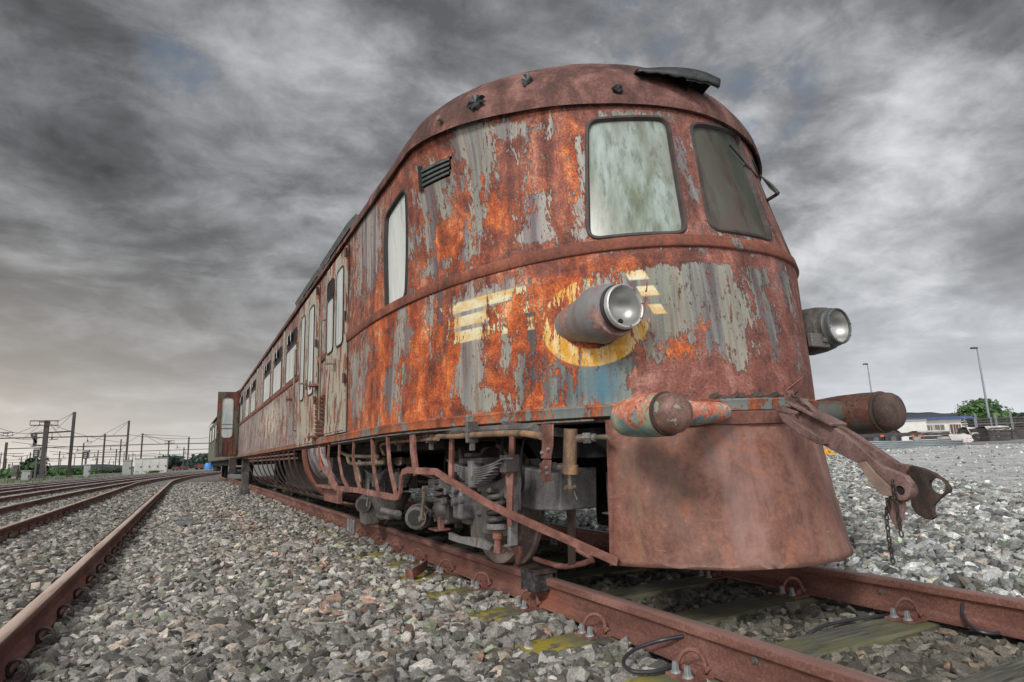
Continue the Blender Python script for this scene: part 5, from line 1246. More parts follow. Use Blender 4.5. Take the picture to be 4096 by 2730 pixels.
def make_track(name, cf, ys, label, mat, x_ref, sl_range, clips, z0=0.0, step_=.62):
    tr = empty(name, (cf(15), 15, 0), label, 'track')
    rail_obj(tr, cf, -.7525, ys, mat, z0); rail_obj(tr, cf, .7525, ys, mat, z0)
    y_ = sl_range[0]; s0 = None; cnt = 0
    while y_ < sl_range[1] and cnt < 92:
        x = cf(y_)
        if s0 is None:
            s0 = MB().box((x, y_, -.245), (2.5, .24, .12)).build('sleeper', 'sleeper_grey', tr, origin=(x, y_, -.18), bevel=.008); base = np.array([x, y_, -.18]); c0 = None
            kk = []
            if clips:
                for sx, s in ((-1, 1), (-1, -1), (1, 1), (1, -1)):
                    o_ = (x+sx*.7525, y_, -.172); q = clip_mesh(s, o_); q.tube([(o_[0]+s*.118, o_[1]-.045, o_[2]+.016), (o_[0]+s*.118, o_[1]+.045, o_[2]+.016)], .018, 10); q.box((o_[0]+s*.09, o_[1], o_[2]+.004), (.17, .13, .012)); kk.append(q.build('rail_clip', 'rust_dark', s0, origin=(x, y_, -.18)))
            kids[s0.name] = kk
        else:
            dx = (cf(y_+.1)-cf(y_-.1))/.2
            c_ = s0.copy(); col.objects.link(c_); c_.parent = tr; c_.location = (x-cf(15), y_-15, -.18); c_.rotation_euler = (0, 0, -math.atan(dx))
            if clips and y_ < 24:
                for ch in kids[s0.name]: d_ = ch.copy(); col.objects.link(d_); d_.parent = c_
        y_ += step_; cnt += 1
    return tr
plain('sleeper_grey', (.16, .155, .14), .9, 0, .4, 5, .5, 40)
yf = lambda a, b2: np.concatenate([np.arange(a, 30, .8), np.arange(30, b2, 1.2)])
c2f = lambda y: -1.50 if y < 34 else -1.50+(y-34)**2*.0036
make_track('left_track', c2f, yf(-2, 110), 'brown railed track curving away just left of the derelict railcar', 'rail_shiny', 0, (1.2, 60), True)
c3f = lambda y: -4.35 if y < 18 else -4.35+(y-18)**2*.0020
make_track('left_track', c3f, yf(4, 120), 'second track from the railcar with bright rail tops', 'rail_far', 0, (8, 60), False, step_=.7)
c4f = lambda y: -7.35 if y < 18 else -7.35+(y-18)**2*.0018
make_track('left_track', c4f, yf(10, 130), 'third track from the railcar, in the middle of the yard', 'rail_far', 0, (14, 60), False, step_=.8)
c5f = lambda y: -10.4 if y < 18 else -10.4+(y-18)**2*.0017
make_track('left_track', c5f, yf(16, 140), 'farthest track on the left, beside the grass verge', 'rail_far', 0, (20, 60), False, step_=.9)

# ---------------------------------------------------------------- loose ballast stones (stuff): angular stones scattered as points
def scatter():
    pts = []
    def fill(n, rlo, rhi, dens_keep=None):
        a = np.radians(rng.uniform(-14, 70, n)); r = np.sqrt(rng.uniform(rlo**2, rhi**2, n)); return np.stack([r*np.sin(a), r*np.cos(a)], 1)
    area = lambda lo, hi: .5*(hi**2-lo**2)*math.radians(84)
    for lo, hi, den in ((1.7, 5, 1600), (5, 9, 1050), (9, 15, 520), (15, 22, 230), (22, 36, 85)):
        pts.append(fill(int(area(lo, hi)*den), lo, hi))
    P_ = np.concatenate(pts); X, Y = P_[:, 0], P_[:, 1]; n = len(P_)
    r = np.hypot(X, Y)
    keep = np.ones(n, bool)
    # not on rails of either track
    for xc in (T1X-.7525, T1X+.7525, -1.5-.7525, -1.5+.7525): keep &= ~((np.abs(X-xc) < .085))
    for xc in (-4.35-.75, -4.35+.75): keep &= ~((np.abs(X-xc) < .10) & (Y < 20))
    # sleepers of the near track stay mostly bare
    fy = (Y-2.11)/.697; on = np.abs(fy-np.round(fy))*.697 < .135
    insl = on & (X > T1X-1.28) & (X < T1X+1.28)
    keep &= ~(insl & (rng.uniform(0, 1, n) < np.where(X < T1X-1.0, .93, .992)) & ~((X < T1X-1.0) & (Y > 5.5) & (rng.uniform(0, 1, n) < .75)))
    near_pl = on & ((np.abs(X-(T1X-.95)) < .17) | (np.abs(X-(T1X+.58)) < .17)); keep &= ~near_pl
    fy2 = (Y-1.2)/.62; on2 = np.abs(fy2-np.round(fy2))*.62 < .10
    insl2 = on2 & (np.abs(X+1.5) < 1.2); keep &= ~(insl2 & (rng.uniform(0, 1, n) < .25))
    d = (X-7.2)*.655-(Y-3.0)*.756
    keep &= ~((d > .35) & (rng.uniform(0, 1, n) < ss_(.3, .9, d)*.96))
    P_ = P_[keep]; X, Y = P_[:, 0], P_[:, 1]; n = len(P_); r = np.hypot(X, Y); d = (X-7.2)*.655-(Y-3.0)*.756
    size = rng.lognormal(0, .33, n)*.0212*np.where(r > 9, 1.2, 1)*np.where(r > 15, 1.25, 1)*np.where(r > 22, 1.45, 1)
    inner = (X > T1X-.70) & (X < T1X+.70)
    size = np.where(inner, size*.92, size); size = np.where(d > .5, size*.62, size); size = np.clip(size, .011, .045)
    z = ground_z(X, Y)+size*.30+rng.uniform(-.004, .022, n)+.004*np.sin(X*7+Y*5)
    z = np.where(inner, z-.018, z)
    # colour
    v = np.clip(rng.normal(.5, .26, n), 0, 1)
    lumi = .065+.38*v**1.6
    tint = np.stack([lumi*1.05, lumi*1.0, lumi*.925], 1)
    warm = rng.uniform(0, 1, n) < .13; tint[warm] *= np.array([1.08, .95, .84])
    green = rng.uniform(0, 1, n) < .06; tint[green] *= np.array([.88, 1.0, .80])
    rusty = (rng.uniform(0, 1, n) < .16*np.exp(-((X-(1.05-.04*(Y-5)))/.28)**2)*((Y > 3.2) & (Y < 16))) | (rng.uniform(0, 1, n) < .006)
    tint[rusty] = np.stack([lumi[rusty]*1.45, lumi[rusty]*.92, lumi[rusty]*.70], 1)
    right = (X > T1X+.85); tint[right] = tint[right]*np.array([1.40, 1.52, 1.62])
    bright = right & (rng.uniform(0, 1, n) < .20); tint[bright] *= 1.45
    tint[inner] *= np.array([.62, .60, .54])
    shaded_dirty = inner & (Y > 3.2); tint[shaded_dirty] *= .6  # stones under the railcar darkened in colour for shade and dirt
    plain_ = right & (d > .3); tint[plain_] *= 1.3
    pale = (~right) & (~inner) & (X > -.6) & (Y > 4); tint[pale] *= 1.22
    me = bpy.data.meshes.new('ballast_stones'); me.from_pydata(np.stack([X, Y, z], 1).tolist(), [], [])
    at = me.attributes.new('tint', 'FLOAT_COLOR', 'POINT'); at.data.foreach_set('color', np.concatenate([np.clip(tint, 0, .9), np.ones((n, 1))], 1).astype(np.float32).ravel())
    at = me.attributes.new('rot', 'FLOAT_VECTOR', 'POINT')
    rt = np.stack([rng.normal(0, .42, n), rng.normal(0, .42, n), rng.uniform(0, 6.28, n)], 1); at.data.foreach_set('vector', rt.astype(np.float32).ravel())
    at = me.attributes.new('scl', 'FLOAT_VECTOR', 'POINT')
    sv = np.stack([size*rng.uniform(.95, 1.45, n), size*rng.uniform(.75, 1.1, n), size*rng.uniform(.50, .85, n)], 1); at.data.foreach_set('vector', sv.astype(np.float32).ravel())
    print('stones', n)
    o = bpy.data.objects.new('ballast_stones', me); col.objects.link(o); o['kind'] = 'stuff'
    ng = bpy.data.node_groups.new('stones', 'GeometryNodeTree')
    ng.interface.new_socket('Geometry', in_out='INPUT', socket_type='NodeSocketGeometry'); ng.interface.new_socket('Geometry', in_out='OUTPUT', socket_type='NodeSocketGeometry')
    N, L = ng.nodes, ng.links
    gi = N.new('NodeGroupInput'); go = N.new('NodeGroupOutput')
    g2i = N.new('GeometryNodeGeometryToInstance')
    for k in range(14):
        pn = N.new('GeometryNodePoints'); pn.inputs['Count'].default_value = 15
        rv = N.new('FunctionNodeRandomValue'); rv.data_type = 'FLOAT_VECTOR'; rv.inputs[0].default_value = (-1, -1, -1); rv.inputs[1].default_value = (1, 1, 1); rv.inputs['Seed'].default_value = 11+k*7
        nm_ = N.new('ShaderNodeVectorMath'); nm_.operation = 'NORMALIZE'; L.new(rv.outputs[0], nm_.inputs[0])
        mx = N.new('ShaderNodeVectorMath'); mx.operation = 'ADD'; L.new(nm_.outputs[0], mx.inputs[0])
        s2 = N.new('ShaderNodeVectorMath'); s2.operation = 'SCALE'; s2.inputs['Scale'].default_value = .35; L.new(rv.outputs[0], s2.inputs[0]); L.new(s2.outputs[0], mx.inputs[1])
        L.new(mx.outputs[0], pn.inputs['Position'])
        ch = N.new('GeometryNodeConvexHull'); L.new(pn.outputs[0], ch.inputs[0]); L.new(ch.outputs[0], g2i.inputs[0])
    ip = N.new('GeometryNodeInstanceOnPoints'); L.new(gi.outputs[0], ip.inputs['Points']); L.new(g2i.outputs[0], ip.inputs['Instance']); ip.inputs['Pick Instance'].default_value = True
    def attr(nm2, ty='FLOAT_VECTOR'):
        q = N.new('GeometryNodeInputNamedAttribute'); q.data_type = ty; q.inputs['Name'].default_value = nm2; return q.outputs['Attribute']
    e2r = N.new('FunctionNodeEulerToRotation'); L.new(attr('rot'), e2r.inputs[0]); L.new(e2r.outputs[0], ip.inputs['Rotation']); L.new(attr('scl'), ip.inputs['Scale'])
    sm = N.new('GeometryNodeSetMaterial'); sm.inputs['Material'].default_value = MATS['stone']; L.new(ip.outputs[0], sm.inputs[0]); L.new(sm.outputs[0], go.inputs[0])
    md = o.modifiers.new('stones', 'NODES'); md.node_group = ng
    return o
m, t, b = newmat('stone')
at = t.n('ShaderNodeAttribute', dict(attribute_name='tint', attribute_type='INSTANCER'))
ob = t.n('ShaderNodeTexCoord').outputs['Object']; gp_ = t.n('ShaderNodeNewGeometry').outputs['Position']
a = t.noise(gp_, 90, 5, .7); a2 = t.noise(gp_, 22, 3, .6)
c = t.mix(1.0, at.outputs['Color'], t.ramp(t.math('ADD', t.math('MULTIPLY', a, .65), t.math('MULTIPLY', a2, .35)), [(.34, .42), (.5, .95), (.66, 1.6)]), 'MULTIPLY')
t.set(b.inputs['Base Color'], c); b.inputs['Roughness'].default_value = .82; t.set(b.inputs['Normal'], t.bump(a, .45, .006))
st_ = scatter(); st_.data.materials.append(MATS['stone'])

# ---------------------------------------------------------------- yard on the left: gantries, wires, cabinets, hills
plain('mast_steel', (.060, .052, .054), .7, .1, .3, 2)
plain('mast_far', (.10, .085, .085), .8, 0, .3, 2)
plain('cabinet_grey', (.30, .31, .31), .7, 0, .12, 2)
plain('cabinet_white', (.52, .52, .50), .6, 0, .10, 1.5)
plain('concrete_pale', (.36, .35, .33), .85, 0, .2, 2)
def p4(x, y): return (x/2.614, 1600+y/2.614)
def Y4(x, y, Y): return ony(*p4(x, y), Y)
GZ = -.205
def gantry(Y, label, masts, beams, stays=(), wd=.32, far=False, basket=()):
    m0 = Y4(*masts[0], Y); e = empty('catenary_gantry', (m0[0], Y, GZ), label, 'gantry', 'catenary gantries over the yard tracks')
    mm = 'mast_far' if far else 'mast_steel'
    for (x, y) in masts:
        p = Y4(x, y, Y); b_ = MB(); w_ = wd
        b_.box((p[0], Y-w_*.42, (p[2]+GZ)/2), (w_, .03, p[2]-GZ)); b_.box((p[0], Y+w_*.42, (p[2]+GZ)/2), (w_, .03, p[2]-GZ)); b_.box((p[0], Y, (p[2]+GZ)/2), (.05, w_*.84, p[2]-GZ))
        b_.box((p[0], Y, GZ+.25), (w_*1.6, w_*1.6, .5)); b_.build('mast', mm, e)
    for (x0, y0, x1, y1) in beams:
        p, q = Y4(x0, y0, Y), Y4(x1, y1, Y); b_ = MB(); h = wd*.55
        b_.bar(p, q, h*.7, h); 
        n_ = max(2, int(abs(q[0]-p[0])/5))
        for k in range(1, n_):
            r = p+(q-p)*k/n_; b_.bar(r, r+(0, 0, -.9), .06, .06, up=(0, 1, 0)); b_.bar(r+(-.25, 0, -.95), r+(.7, 0, -.85), .09, .09); b_.tube([r+(.05, 0, -.55), r+(.05, 0, -.80)], .11, 8)
        b_.build('beam', mm, e)
    for (x, y) in basket:
        p = Y4(x, y, Y); b_ = MB(); s_ = 1.0*wd/.32
        for dz in (0, .55):
            for a, b2 in (((-s_, -.4), (s_, -.4)), ((s_, -.4), (s_, .4)), ((s_, .4), (-s_, .4)), ((-s_, .4), (-s_, -.4))): b_.bar(p+(a[0]*.9, a[1], dz-.5), p+(b2[0]*.9, b2[1], dz-.5), .07, .07)
        for a in (-.9*s_, -.3*s_, .3*s_, .9*s_): b_.bar(p+(a, -.4, -.5), p+(a, -.4, .05), .06, .06, up=(0, 1, 0))
        b_.box(p+(0, 0, -.1), (.7*s_, .5, .08)); b_.build('work_basket', mm, e)
    for (x0, y0, x1, y1) in stays:
        MB().tube([Y4(x0, y0, Y), Y4(x1, y1, Y)], .022*Y/98, 4).build('stay_wire', mm, e)
    return e
gantry(98, 'nearest gantry with the tallest dark mast and a short beam', [(780, 128)], [(322, 356, 765, 328)], [(760, 142, 560, 250), (760, 145, 590, 310)], .34)
e = gantry(96, 'thick lattice mast topped by a work basket, left of the tallest mast', [(494, 215)], [(375, 360, 372, 455), (330, 362, 376, 450)], [(500, 240, 640, 385), (520, 235, 590, 320), (430, 255, 240, 410), (420, 255, 130, 370)], .50, basket=[(470, 225)])
for k in range(7): p = Y4(470, 560+k*35, 95.2); MB().box((p[0], 95.6, p[2]), (.18, .05, .35)).build('step_plate', 'mast_far', e)
gantry(126, 'gantry with a tall mast rising behind the white hut and a long upper beam', [(1350, 218), (70, 445)], [(0, 403, 1340, 376)], [(1335, 230, 1060, 375), (1335, 240, 1180, 370), (1335, 450, 1200, 610)], .32, basket=[(65, 345)])
gantry(152, 'gantry whose three masts stand above and right of the white hut', [(1492, 352), (1100, 355), (1977, 385)], [(75, 513, 1490, 468), (1490, 468, 2200, 454)], [(1500, 360, 1770, 440), (1500, 362, 1680, 465), (1480, 358, 1300, 470), (1090, 370, 900, 480), (1960, 384, 1520, 362)], .30, basket=[(1775, 430)])
gantry(154, 'lone pole with a work basket right of the white hut', [(1768, 430)], [], [], .26)
gantry(186, 'gantry with a mast behind the signal board and a beam below the long ones', [(878, 450), (1268, 412), (1925, 497)], [(700, 560, 1270, 545), (1100, 549, 2200, 514)], [], .28)
gantry(225, 'gantry in the middle distance with masts left of the tall pair', [(627, 537), (1028, 530), (320, 550), (1220, 512)], [(550, 572, 780, 566), (780, 604, 2200, 560), (30, 565, 250, 560)], [], .27)
gantry(275, 'far gantry with thin reddish masts near the hill', [(785, 568), (225, 597), (1300, 548), (1350, 572)], [(150, 597, 250, 594), (500, 616, 780, 606), (780, 606, 2200, 585)], [], .26, True)
gantry(330, 'farthest gantry seen low above the hill line', [(635, 622), (285, 583), (1390, 590), (1145, 635), (1010, 610), (1850, 600)], [(70, 630, 700, 618), (940, 632, 2200, 598)], [], .28, True)
gantry(310, 'far left gantry with close set lattice masts at the picture edge', [(15, 550), (70, 615), (105, 672), (90, 672), (130, 660)], [(0, 660, 620, 640)], [], .30, True)
gantry(380, 'row of tiny masts right of the white hut on the horizon', [(1190, 640), (1985, 600), (2080, 600), (2045, 612), (2120, 590), (1500, 640), (2020, 622)], [(1000, 655, 2200, 622)], [], .3, True)
# overhead line wires along the tracks
wn = [('highest overhead wire crossing from the left edge to the lattice mast', (0, 297), (445, 325), 96), ('overhead wire sagging left of the lattice mast', (0, 360), (460, 390), 100),
      ('overhead wire running from the lattice mast to the tall mast behind the hut', (520, 250), (1335, 450), 110), ('overhead wire running above the signal board', (300, 470), (1270, 520), 150),
      ('thin overhead wire at the level of the hut roof', (520, 540), (1640, 560), 170), ('overhead wire from the tall mast towards the green carriage', (1350, 365), (2195, 395), 140),
      ('overhead wire under the long upper beam', (120, 440), (1330, 480), 120), ('lowest overhead wire left of the lattice mast', (0, 570), (440, 545), 130)]
for lb, a, b2, Y in wn:
    p, q = Y4(*a, Y), Y4(*b2, Y*1.12); P_ = [p*(1-u)+q*u+(0, 0, -.5*4*u*(1-u)) for u in np.linspace(0, 1, 9)]
    tag(MB().tube(P_, .024*Y/98, 4).build('overhead_wire', 'mast_steel', None), lb, 'wire', 'overhead wires of the yard')
# signal boards
def signal(x0, y0, x1, y1, base_y, Y, label, lights=True):
    p, q = Y4(x0, y0, Y), Y4(x1, y1, Y); cx_, w_ = (p[0]+q[0])/2, abs(q[0]-p[0]); e = empty('signal', (cx_, Y, GZ), label, 'signal', 'signals in the yard')
    MB().box((cx_, Y, (p[2]+q[2])/2), (w_, .15, p[2]-q[2])).build('board', 'mast_steel', e)
    b_ = MB(); hh = p[2]-q[2]; b_.box((cx_, Y-.10, p[2]-hh*.12), (w_*1.0, .05, hh*.22)); b_.box((q[0]-.05, Y-.1, (p[2]+q[2])/2), (.12, .05, hh)); b_.build('white_edge', 'cabinet_grey', e)
    for k in range(3): MB().box((cx_-w_*.1, Y-.11, p[2]-hh*(.42+.2*k)), (w_*.35, .04, hh*.08)).build('lamp_unit', 'cabinet_white', e)
    MB().box((cx_, Y+.1, (q[2]+GZ)/2), (.22, .22, q[2]-GZ)).build('post', 'mast_far', e)
signal(868, 524, 936, 615, 700, 108, 'signal with a dark board and white edge on a thin reddish post')
signal(352, 505, 422, 600, 700, 100, 'signal with a dark board above an ivy covered frame by the lattice mast')
# trackside cabinets and hut
def cabinet(x0, y0, x1, y1, Y, dep, mat, label, doors=0, cat='cabinet'):
    p, q = Y4(x0, y0, Y), Y4(x1, y1, Y); z1, z0 = p[2], GZ
    cx_, w_ = (p[0]+q[0])/2, q[0]-p[0]
    e = empty('cabinet' if cat == 'cabinet' else 'equipment_hut', (cx_, Y, z0), label, cat)
    MB().box((cx_, Y+dep/2, (z0+z1)/2), (w_, dep, z1-z0)).build('housing', mat, e, bevel=.03)
    MB().box((cx_, Y+dep/2, z1+.05), (w_*1.02+.1, dep+.15, .10)).build('roof', 'cabinet_grey', e, bevel=.02)
    for k in range(doors):
        dx = p[0]+w_*(k+.5)/doors; d_ = MB().box((dx, Y-.012, (z0+z1)/2), (w_/doors*.93, .04, (z1-z0)*.92)).build('door', mat, e, bevel=.01)
        MB().box((dx+w_/doors*.32, Y-.05, (z0+z1)/2), (.10, .05, .25)).build('handle', 'mast_steel', d_); MB().box((dx-w_/doors*.1, Y-.04, z0+(z1-z0)*.2), (.4, .02, .18)).build('door_vent', 'cabinet_grey', d_)
    return e
cabinet(1408, 622, 1742, 770, 92, 3.5, 'cabinet_white', 'long white equipment hut with panelled doors beside the far tracks', 4, 'hut')
cabinet(1285, 640, 1368, 782, 88, 1.2, 'cabinet_grey', 'pale grey cabinet just left of the white hut', 1)
cabinet(880, 685, 940, 795, 84, .8, 'cabinet_grey', 'grey cabinet below the signal board with white edge', 1)
cabinet(228, 752, 312, 832, 76, .8, 'cabinet_grey', 'low grey cabinet left of the lattice mast', 1)
cabinet(135, 690, 175, 820, 84, .6, 'mast_far', 'narrow dark cabinet near the left edge', 1)
# wagons and the blue tank in the distance
rust('wagon_red', (.05, .02, .02), (.14, .045, .04), (.22, .09, .08), .8, 1)
plain('blue_paint', (.04, .20, .55), .5, 0, .2, 2)
def wagon(x0, y0, x1, y1, Y, label, mat='wagon_red'):
    p, q = Y4(x0, y0, Y), Y4(x1, y1, Y); cx_, w_ = (p[0]+q[0])/2, q[0]-p[0]; z1 = p[2]
    e = empty('wagon', (cx_, Y, GZ), label, 'wagon')
    b_ = MB(); hh = (z1-GZ); b_.prism([(-w_/2, hh*.35), (w_/2, hh*.35), (w_/2*1.0, hh*.8), (w_/2*.86, hh), (-w_/2*.86, hh), (-w_/2, hh*.8)], (cx_, Y, GZ), (1, 0, 0), (0, 0, 1), 3.0); b_.build('body', mat, e)
    for u in (-.35, -.2, .2, .35): MB().lathe((cx_+w_*u, Y-.1, GZ+hh*.16), (0, 1, 0), [(0, hh*.16), (.2, hh*.16)], 14).build('wheel', 'mast_steel', e)
    for u in np.linspace(-.4, .4, 5): MB().box((cx_+w_*u, Y-.1-.0, GZ+hh*.65), (.15, .1, hh*.5)).build('side_rib', mat, e)
wagon(1800, 700, 1868, 745, 150, 'low brown wagon between the white hut and the masts'); wagon(1875, 695, 1945, 738, 158, 'low brown wagon half hidden behind a mast'); wagon(2035, 678, 2130, 730, 150, 'covered brown wagon near the green carriage')
p, q = Y4(2162, 660, 120), Y4(2198, 715, 120)
tag(MB().lathe(((p[0]+q[0])/2, 120, GZ), (0, 0, 1), [(0, .5), (.1, .65), (p[2]-GZ-.3, .65), (p[2]-GZ, .45)], 20).build('blue_tank', 'blue_paint', None), 'blue tank standing beside the end of the green carriage', 'tank')

# ---------------------------------------------------------------- foliage
def leafmat(name, a, b2):
    m, t, b = newmat(name)
    gp = t.n('ShaderNodeNewGeometry').outputs['Position']; n = t.noise(gp, .9, 4, .6)
    t.set(b.inputs['Base Color'], t.mix(t.step(n, .35, .65), a, b2)); b.inputs['Roughness'].default_value = .7
leafmat('leaf_dark', (.020, .042, .022), (.045, .085, .035)); leafmat('leaf_mid', (.035, .085, .028), (.085, .17, .045)); leafmat('leaf_blue', (.028, .055, .048), (.055, .095, .070))
plain('bark', (.07, .055, .045), .9, 0, .3, 3)
def tree(name, base, h, w_, label, mat, group=None, leaf=.30, n=900, trunk=True, seed=1, flat=1.0):
    g = np.random.default_rng(seed); base = np.array(base, float)
    e = empty(name, tuple(base), label, 'tree' if name == 'tree' else 'bush', group)
    nb = 9; cl = []
    for k in range(nb):
        a = g.uniform(0, 6.28); rr = g.uniform(0, .33)*w_; cl.append((rr*math.cos(a), rr*math.sin(a), h*g.uniform(.34, .82), w_*g.uniform(.16, .30)))
    cl.append((0, 0, h*.80, w_*.24))
    b_ = MB()
    for k in range(n):
        c_ = cl[g.integers(len(cl))]; v = g.normal(0, 1, 3); v /= np.linalg.norm(v); r = c_[3]*g.uniform(.55, 1.08)
        p = base+np.array([c_[0]+v[0]*r, c_[1]+v[1]*r, min(h, c_[2]+v[2]*r*.8*flat)])
        if p[2] < base[2]+.05*h: p[2] = base[2]+g.uniform(.05, .3)*h
        a = g.normal(0, 1, 3); a /= np.linalg.norm(a); c2_ = np.cross(a, v+.01); c2_ /= np.linalg.norm(c2_); s_ = leaf*g.uniform(.5, 1.3)
        b_.add([p-a*s_, p+c2_*s_*.6, p+a*s_, p-c2_*s_*.6], [(0, 1, 2, 3)])
    b_.build('crown', mat, e, smooth=0)
    if trunk:
        b_ = MB(); b_.tube([base, base+(0, 0, h*.3), base+(.1, 0, h*.62)], [w_*.045, w_*.035, w_*.015], 8)
        for k in range(5): a = g.uniform(0, 6.28); b_.tube([base+(0, 0, h*.3), base+(math.cos(a)*w_*.22, math.sin(a)*w_*.22, h*.6)], [w_*.02, w_*.006], 6)
        b_.build('trunk', 'bark', e)
for i, (x, y, Y, w_, lb, mt) in enumerate([(395, 600, 104, 5, 'dark ivy clad bush below the signal board', 'leaf_dark'), (150, 735, 120, 14, 'green bush at the foot of the far left masts', 'leaf_mid'), (560, 735, 135, 14, 'green bush between the two tall masts', 'leaf_mid'),
     (690, 745, 130, 9, 'small green bush behind the tallest mast', 'leaf_mid'), (800, 735, 150, 10, 'green bush left of the cabinet under the signal board', 'leaf_mid'), (1170, 735, 145, 12, 'low green bush left of the pale cabinet', 'leaf_dark'), (1610, 745, 91, 1.6, 'tuft of weeds growing against the white hut', 'leaf_mid')]):
    p = Y4(x, y, Y); tree('bush', (p[0], Y, GZ), p[2]-GZ, w_, lb, mt, 'bushes along the yard', leaf=.45 if w_ > 3 else .12, n=420, trunk=False, seed=20+i)
for i, (x, y, Y, w_, lb) in enumerate([(1785, 602, 210, 14, 'round blue green tree right of the white hut'), (1880, 645, 230, 16, 'low tree behind the brown wagons'), (1960, 650, 240, 14, 'low tree behind the thin masts'), (2060, 635, 235, 20, 'broad tree above the covered wagon'), (2165, 580, 200, 13, 'tallest tree beside the green carriage')]):
    p = Y4(x, y, Y); tree('tree', (p[0], Y, GZ), p[2]-GZ, w_, lb, 'leaf_blue', 'trees beyond the yard', leaf=.8, n=700, seed=40+i)
# hills and the verge
def hill(name, X0, X1, Y, hs, mat):
    xs = np.linspace(X0, X1, 60); rows = []
    for d_, f_ in ((0, 0), (40, .6), (120, 1.0), (260, .8), (400, 0)):
        rows.append([(x, Y+d_, GZ-1+(1+np.interp(x, *hs)+.9*math.sin(x*.05)+.5*math.sin(x*.17+1))*f_) for x in xs])
    o = MB().grid(rows).build(name, mat, None, origin=(0, 0, 0)); struct(o); return o
plain('hill_green', (.030, .052, .050), .95, 0, .35, .03)
hp_ = [Y4(x, y, 620) for x, y in ((-400, 740), (0, 735), (500, 702), (900, 690), (1180, 682), (1290, 700), (1500, 720), (2200, 700), (2600, 690))]
hill('hills', hp_[0][0], hp_[-1][0], 560, ([p[0] for p in hp_], [max(1, p[2])*1.2 for p in hp_]), 'hill_green')
m, t, b = newmat('verge_grass'); ob = t.n('ShaderNodeTexCoord').outputs['Object']
t.set(b.inputs['Base Color'], t.mix(t.step(t.noise(ob, .35, 6, .65), .42, .6), (.075, .10, .035), (.27, .235, .17))); b.inputs['Roughness'].default_value = .95
xs = np.linspace(-75, 12, 60)
edge = lambda x: 62+max(0, (-x-2))*-.30+max(0, x+6)*1.2
b_ = MB(); b_.grid([[(x, edge(x)+d_*(1 if d_ > 1 else 1), GZ+(.035 if 0 < k < 6 else -.02)+.05*math.sin(x*1.3+k)) for x in xs] for k, d_ in enumerate((0, .6, 3, 9, 18, 30, 45))])
o = b_.build('grass_verge', 'verge_grass', None, origin=(0, 0, 0)); struct(o)
g = np.random.default_rng(5); b_ = MB()
for k in range(2600):
    x = g.uniform(-48, 6); y = edge(x)+g.uniform(.2, 26); h_ = g.uniform(.08, .42); a = g.uniform(0, 6.28); w_ = g.uniform(.02, .06)
    b_.add([(x-w_*math.cos(a), y-w_*math.sin(a), GZ), (x+w_*math.cos(a), y+w_*math.sin(a), GZ), (x+g.uniform(-.1, .1), y, GZ+h_)], [(0, 1, 2)])
struct(b_.build('weeds', 'leaf_mid', None, origin=(0, 0, 0), smooth=0), 'stuff')

# ---------------------------------------------------------------- right: depot, trailer, lamps, pallets
def atd(x, y, d): r = ray(x, y); return CAMP+r*(d/(r@FW))
def q1(x, y): return (3200+x/2.24, 1300+y/2.24)
def R1(x, y, d): return atd(*q1(x, y), d)
def facebox(a, b2, ztop, zbot, dep, name, mat, parent, bevel=0, push=0):
    """upright box whose front runs from a to b2 (seen from the camera), dep metres deep"""
    a = np.array(a, float); b2 = np.array(b2, float); u = b2-a; u[2] = 0; L = np.linalg.norm(u); u /= L; n = np.array([-u[1], u[0], 0])
    if n[:2] @ ((a+b2)/2)[:2] < 0: n = -n
    c_ = (a+b2)/2+n*(dep/2+push); c_[2] = (ztop+zbot)/2
    M3 = np.stack([u, n, np.array([0, 0, 1])], 1); return MB().box(c_, (L, dep, ztop-zbot), M3=M3).build(name, mat, parent, bevel=bevel), (a, u, n, L)
GR = .60
def gz(p): return float(ground_z(p[0], p[1]))
plain('wall_white', (.62, .62, .58), .8, 0, .08, 1); plain('roof_dark', (.060, .058, .066), .8, 0, .2, .5); plain('fascia_blue', (.05, .085, .20), .6, 0, .2, 1)
plain('door_brown', (.10, .045, .035), .6, 0, .2, 1); plain('window_glass', (.12, .11, .09), .2, 0, .4, .6); plain('plastic_white', (.58, .55, .54), .5, 0, .2, 2, .4, 6)
plain('pallet_dark', (.060, .055, .055), .8, 0, .5, 1.5); plain('guard_steel', (.27, .31, .33), .5, .3, .2, 1); plain('lamp_steel', (.26, .28, .31), .5, .4, .15, 2); plain('asphalt', (.24, .235, .24), .9, 0, .2, .5)
D_ = 80
a, b2 = R1(945, 1000, D_), R1(1520, 1000, D_); bz = gz(b2)
bd = empty('depot_building', tuple(((a+b2)/2)[:2])+(bz,), 'low white depot building with a dark roof and a blue fascia', 'building')
et = R1(1200, 850, D_)[2]; rt_ = R1(1200, 797, D_)[2]
facebox(a, b2, et, bz, 10, 'wall', 'wall_white', bd)
o, fr_ = facebox(R1(960, 850, D_), R1(1432, 850, D_), rt_, et, 9.0, 'roof', 'roof_dark', bd, push=.3)
facebox(R1(930, 850, D_), R1(1540, 850, D_), et+.32, et-.02, 10.4, 'fascia', 'fascia_blue', bd, push=-.25)
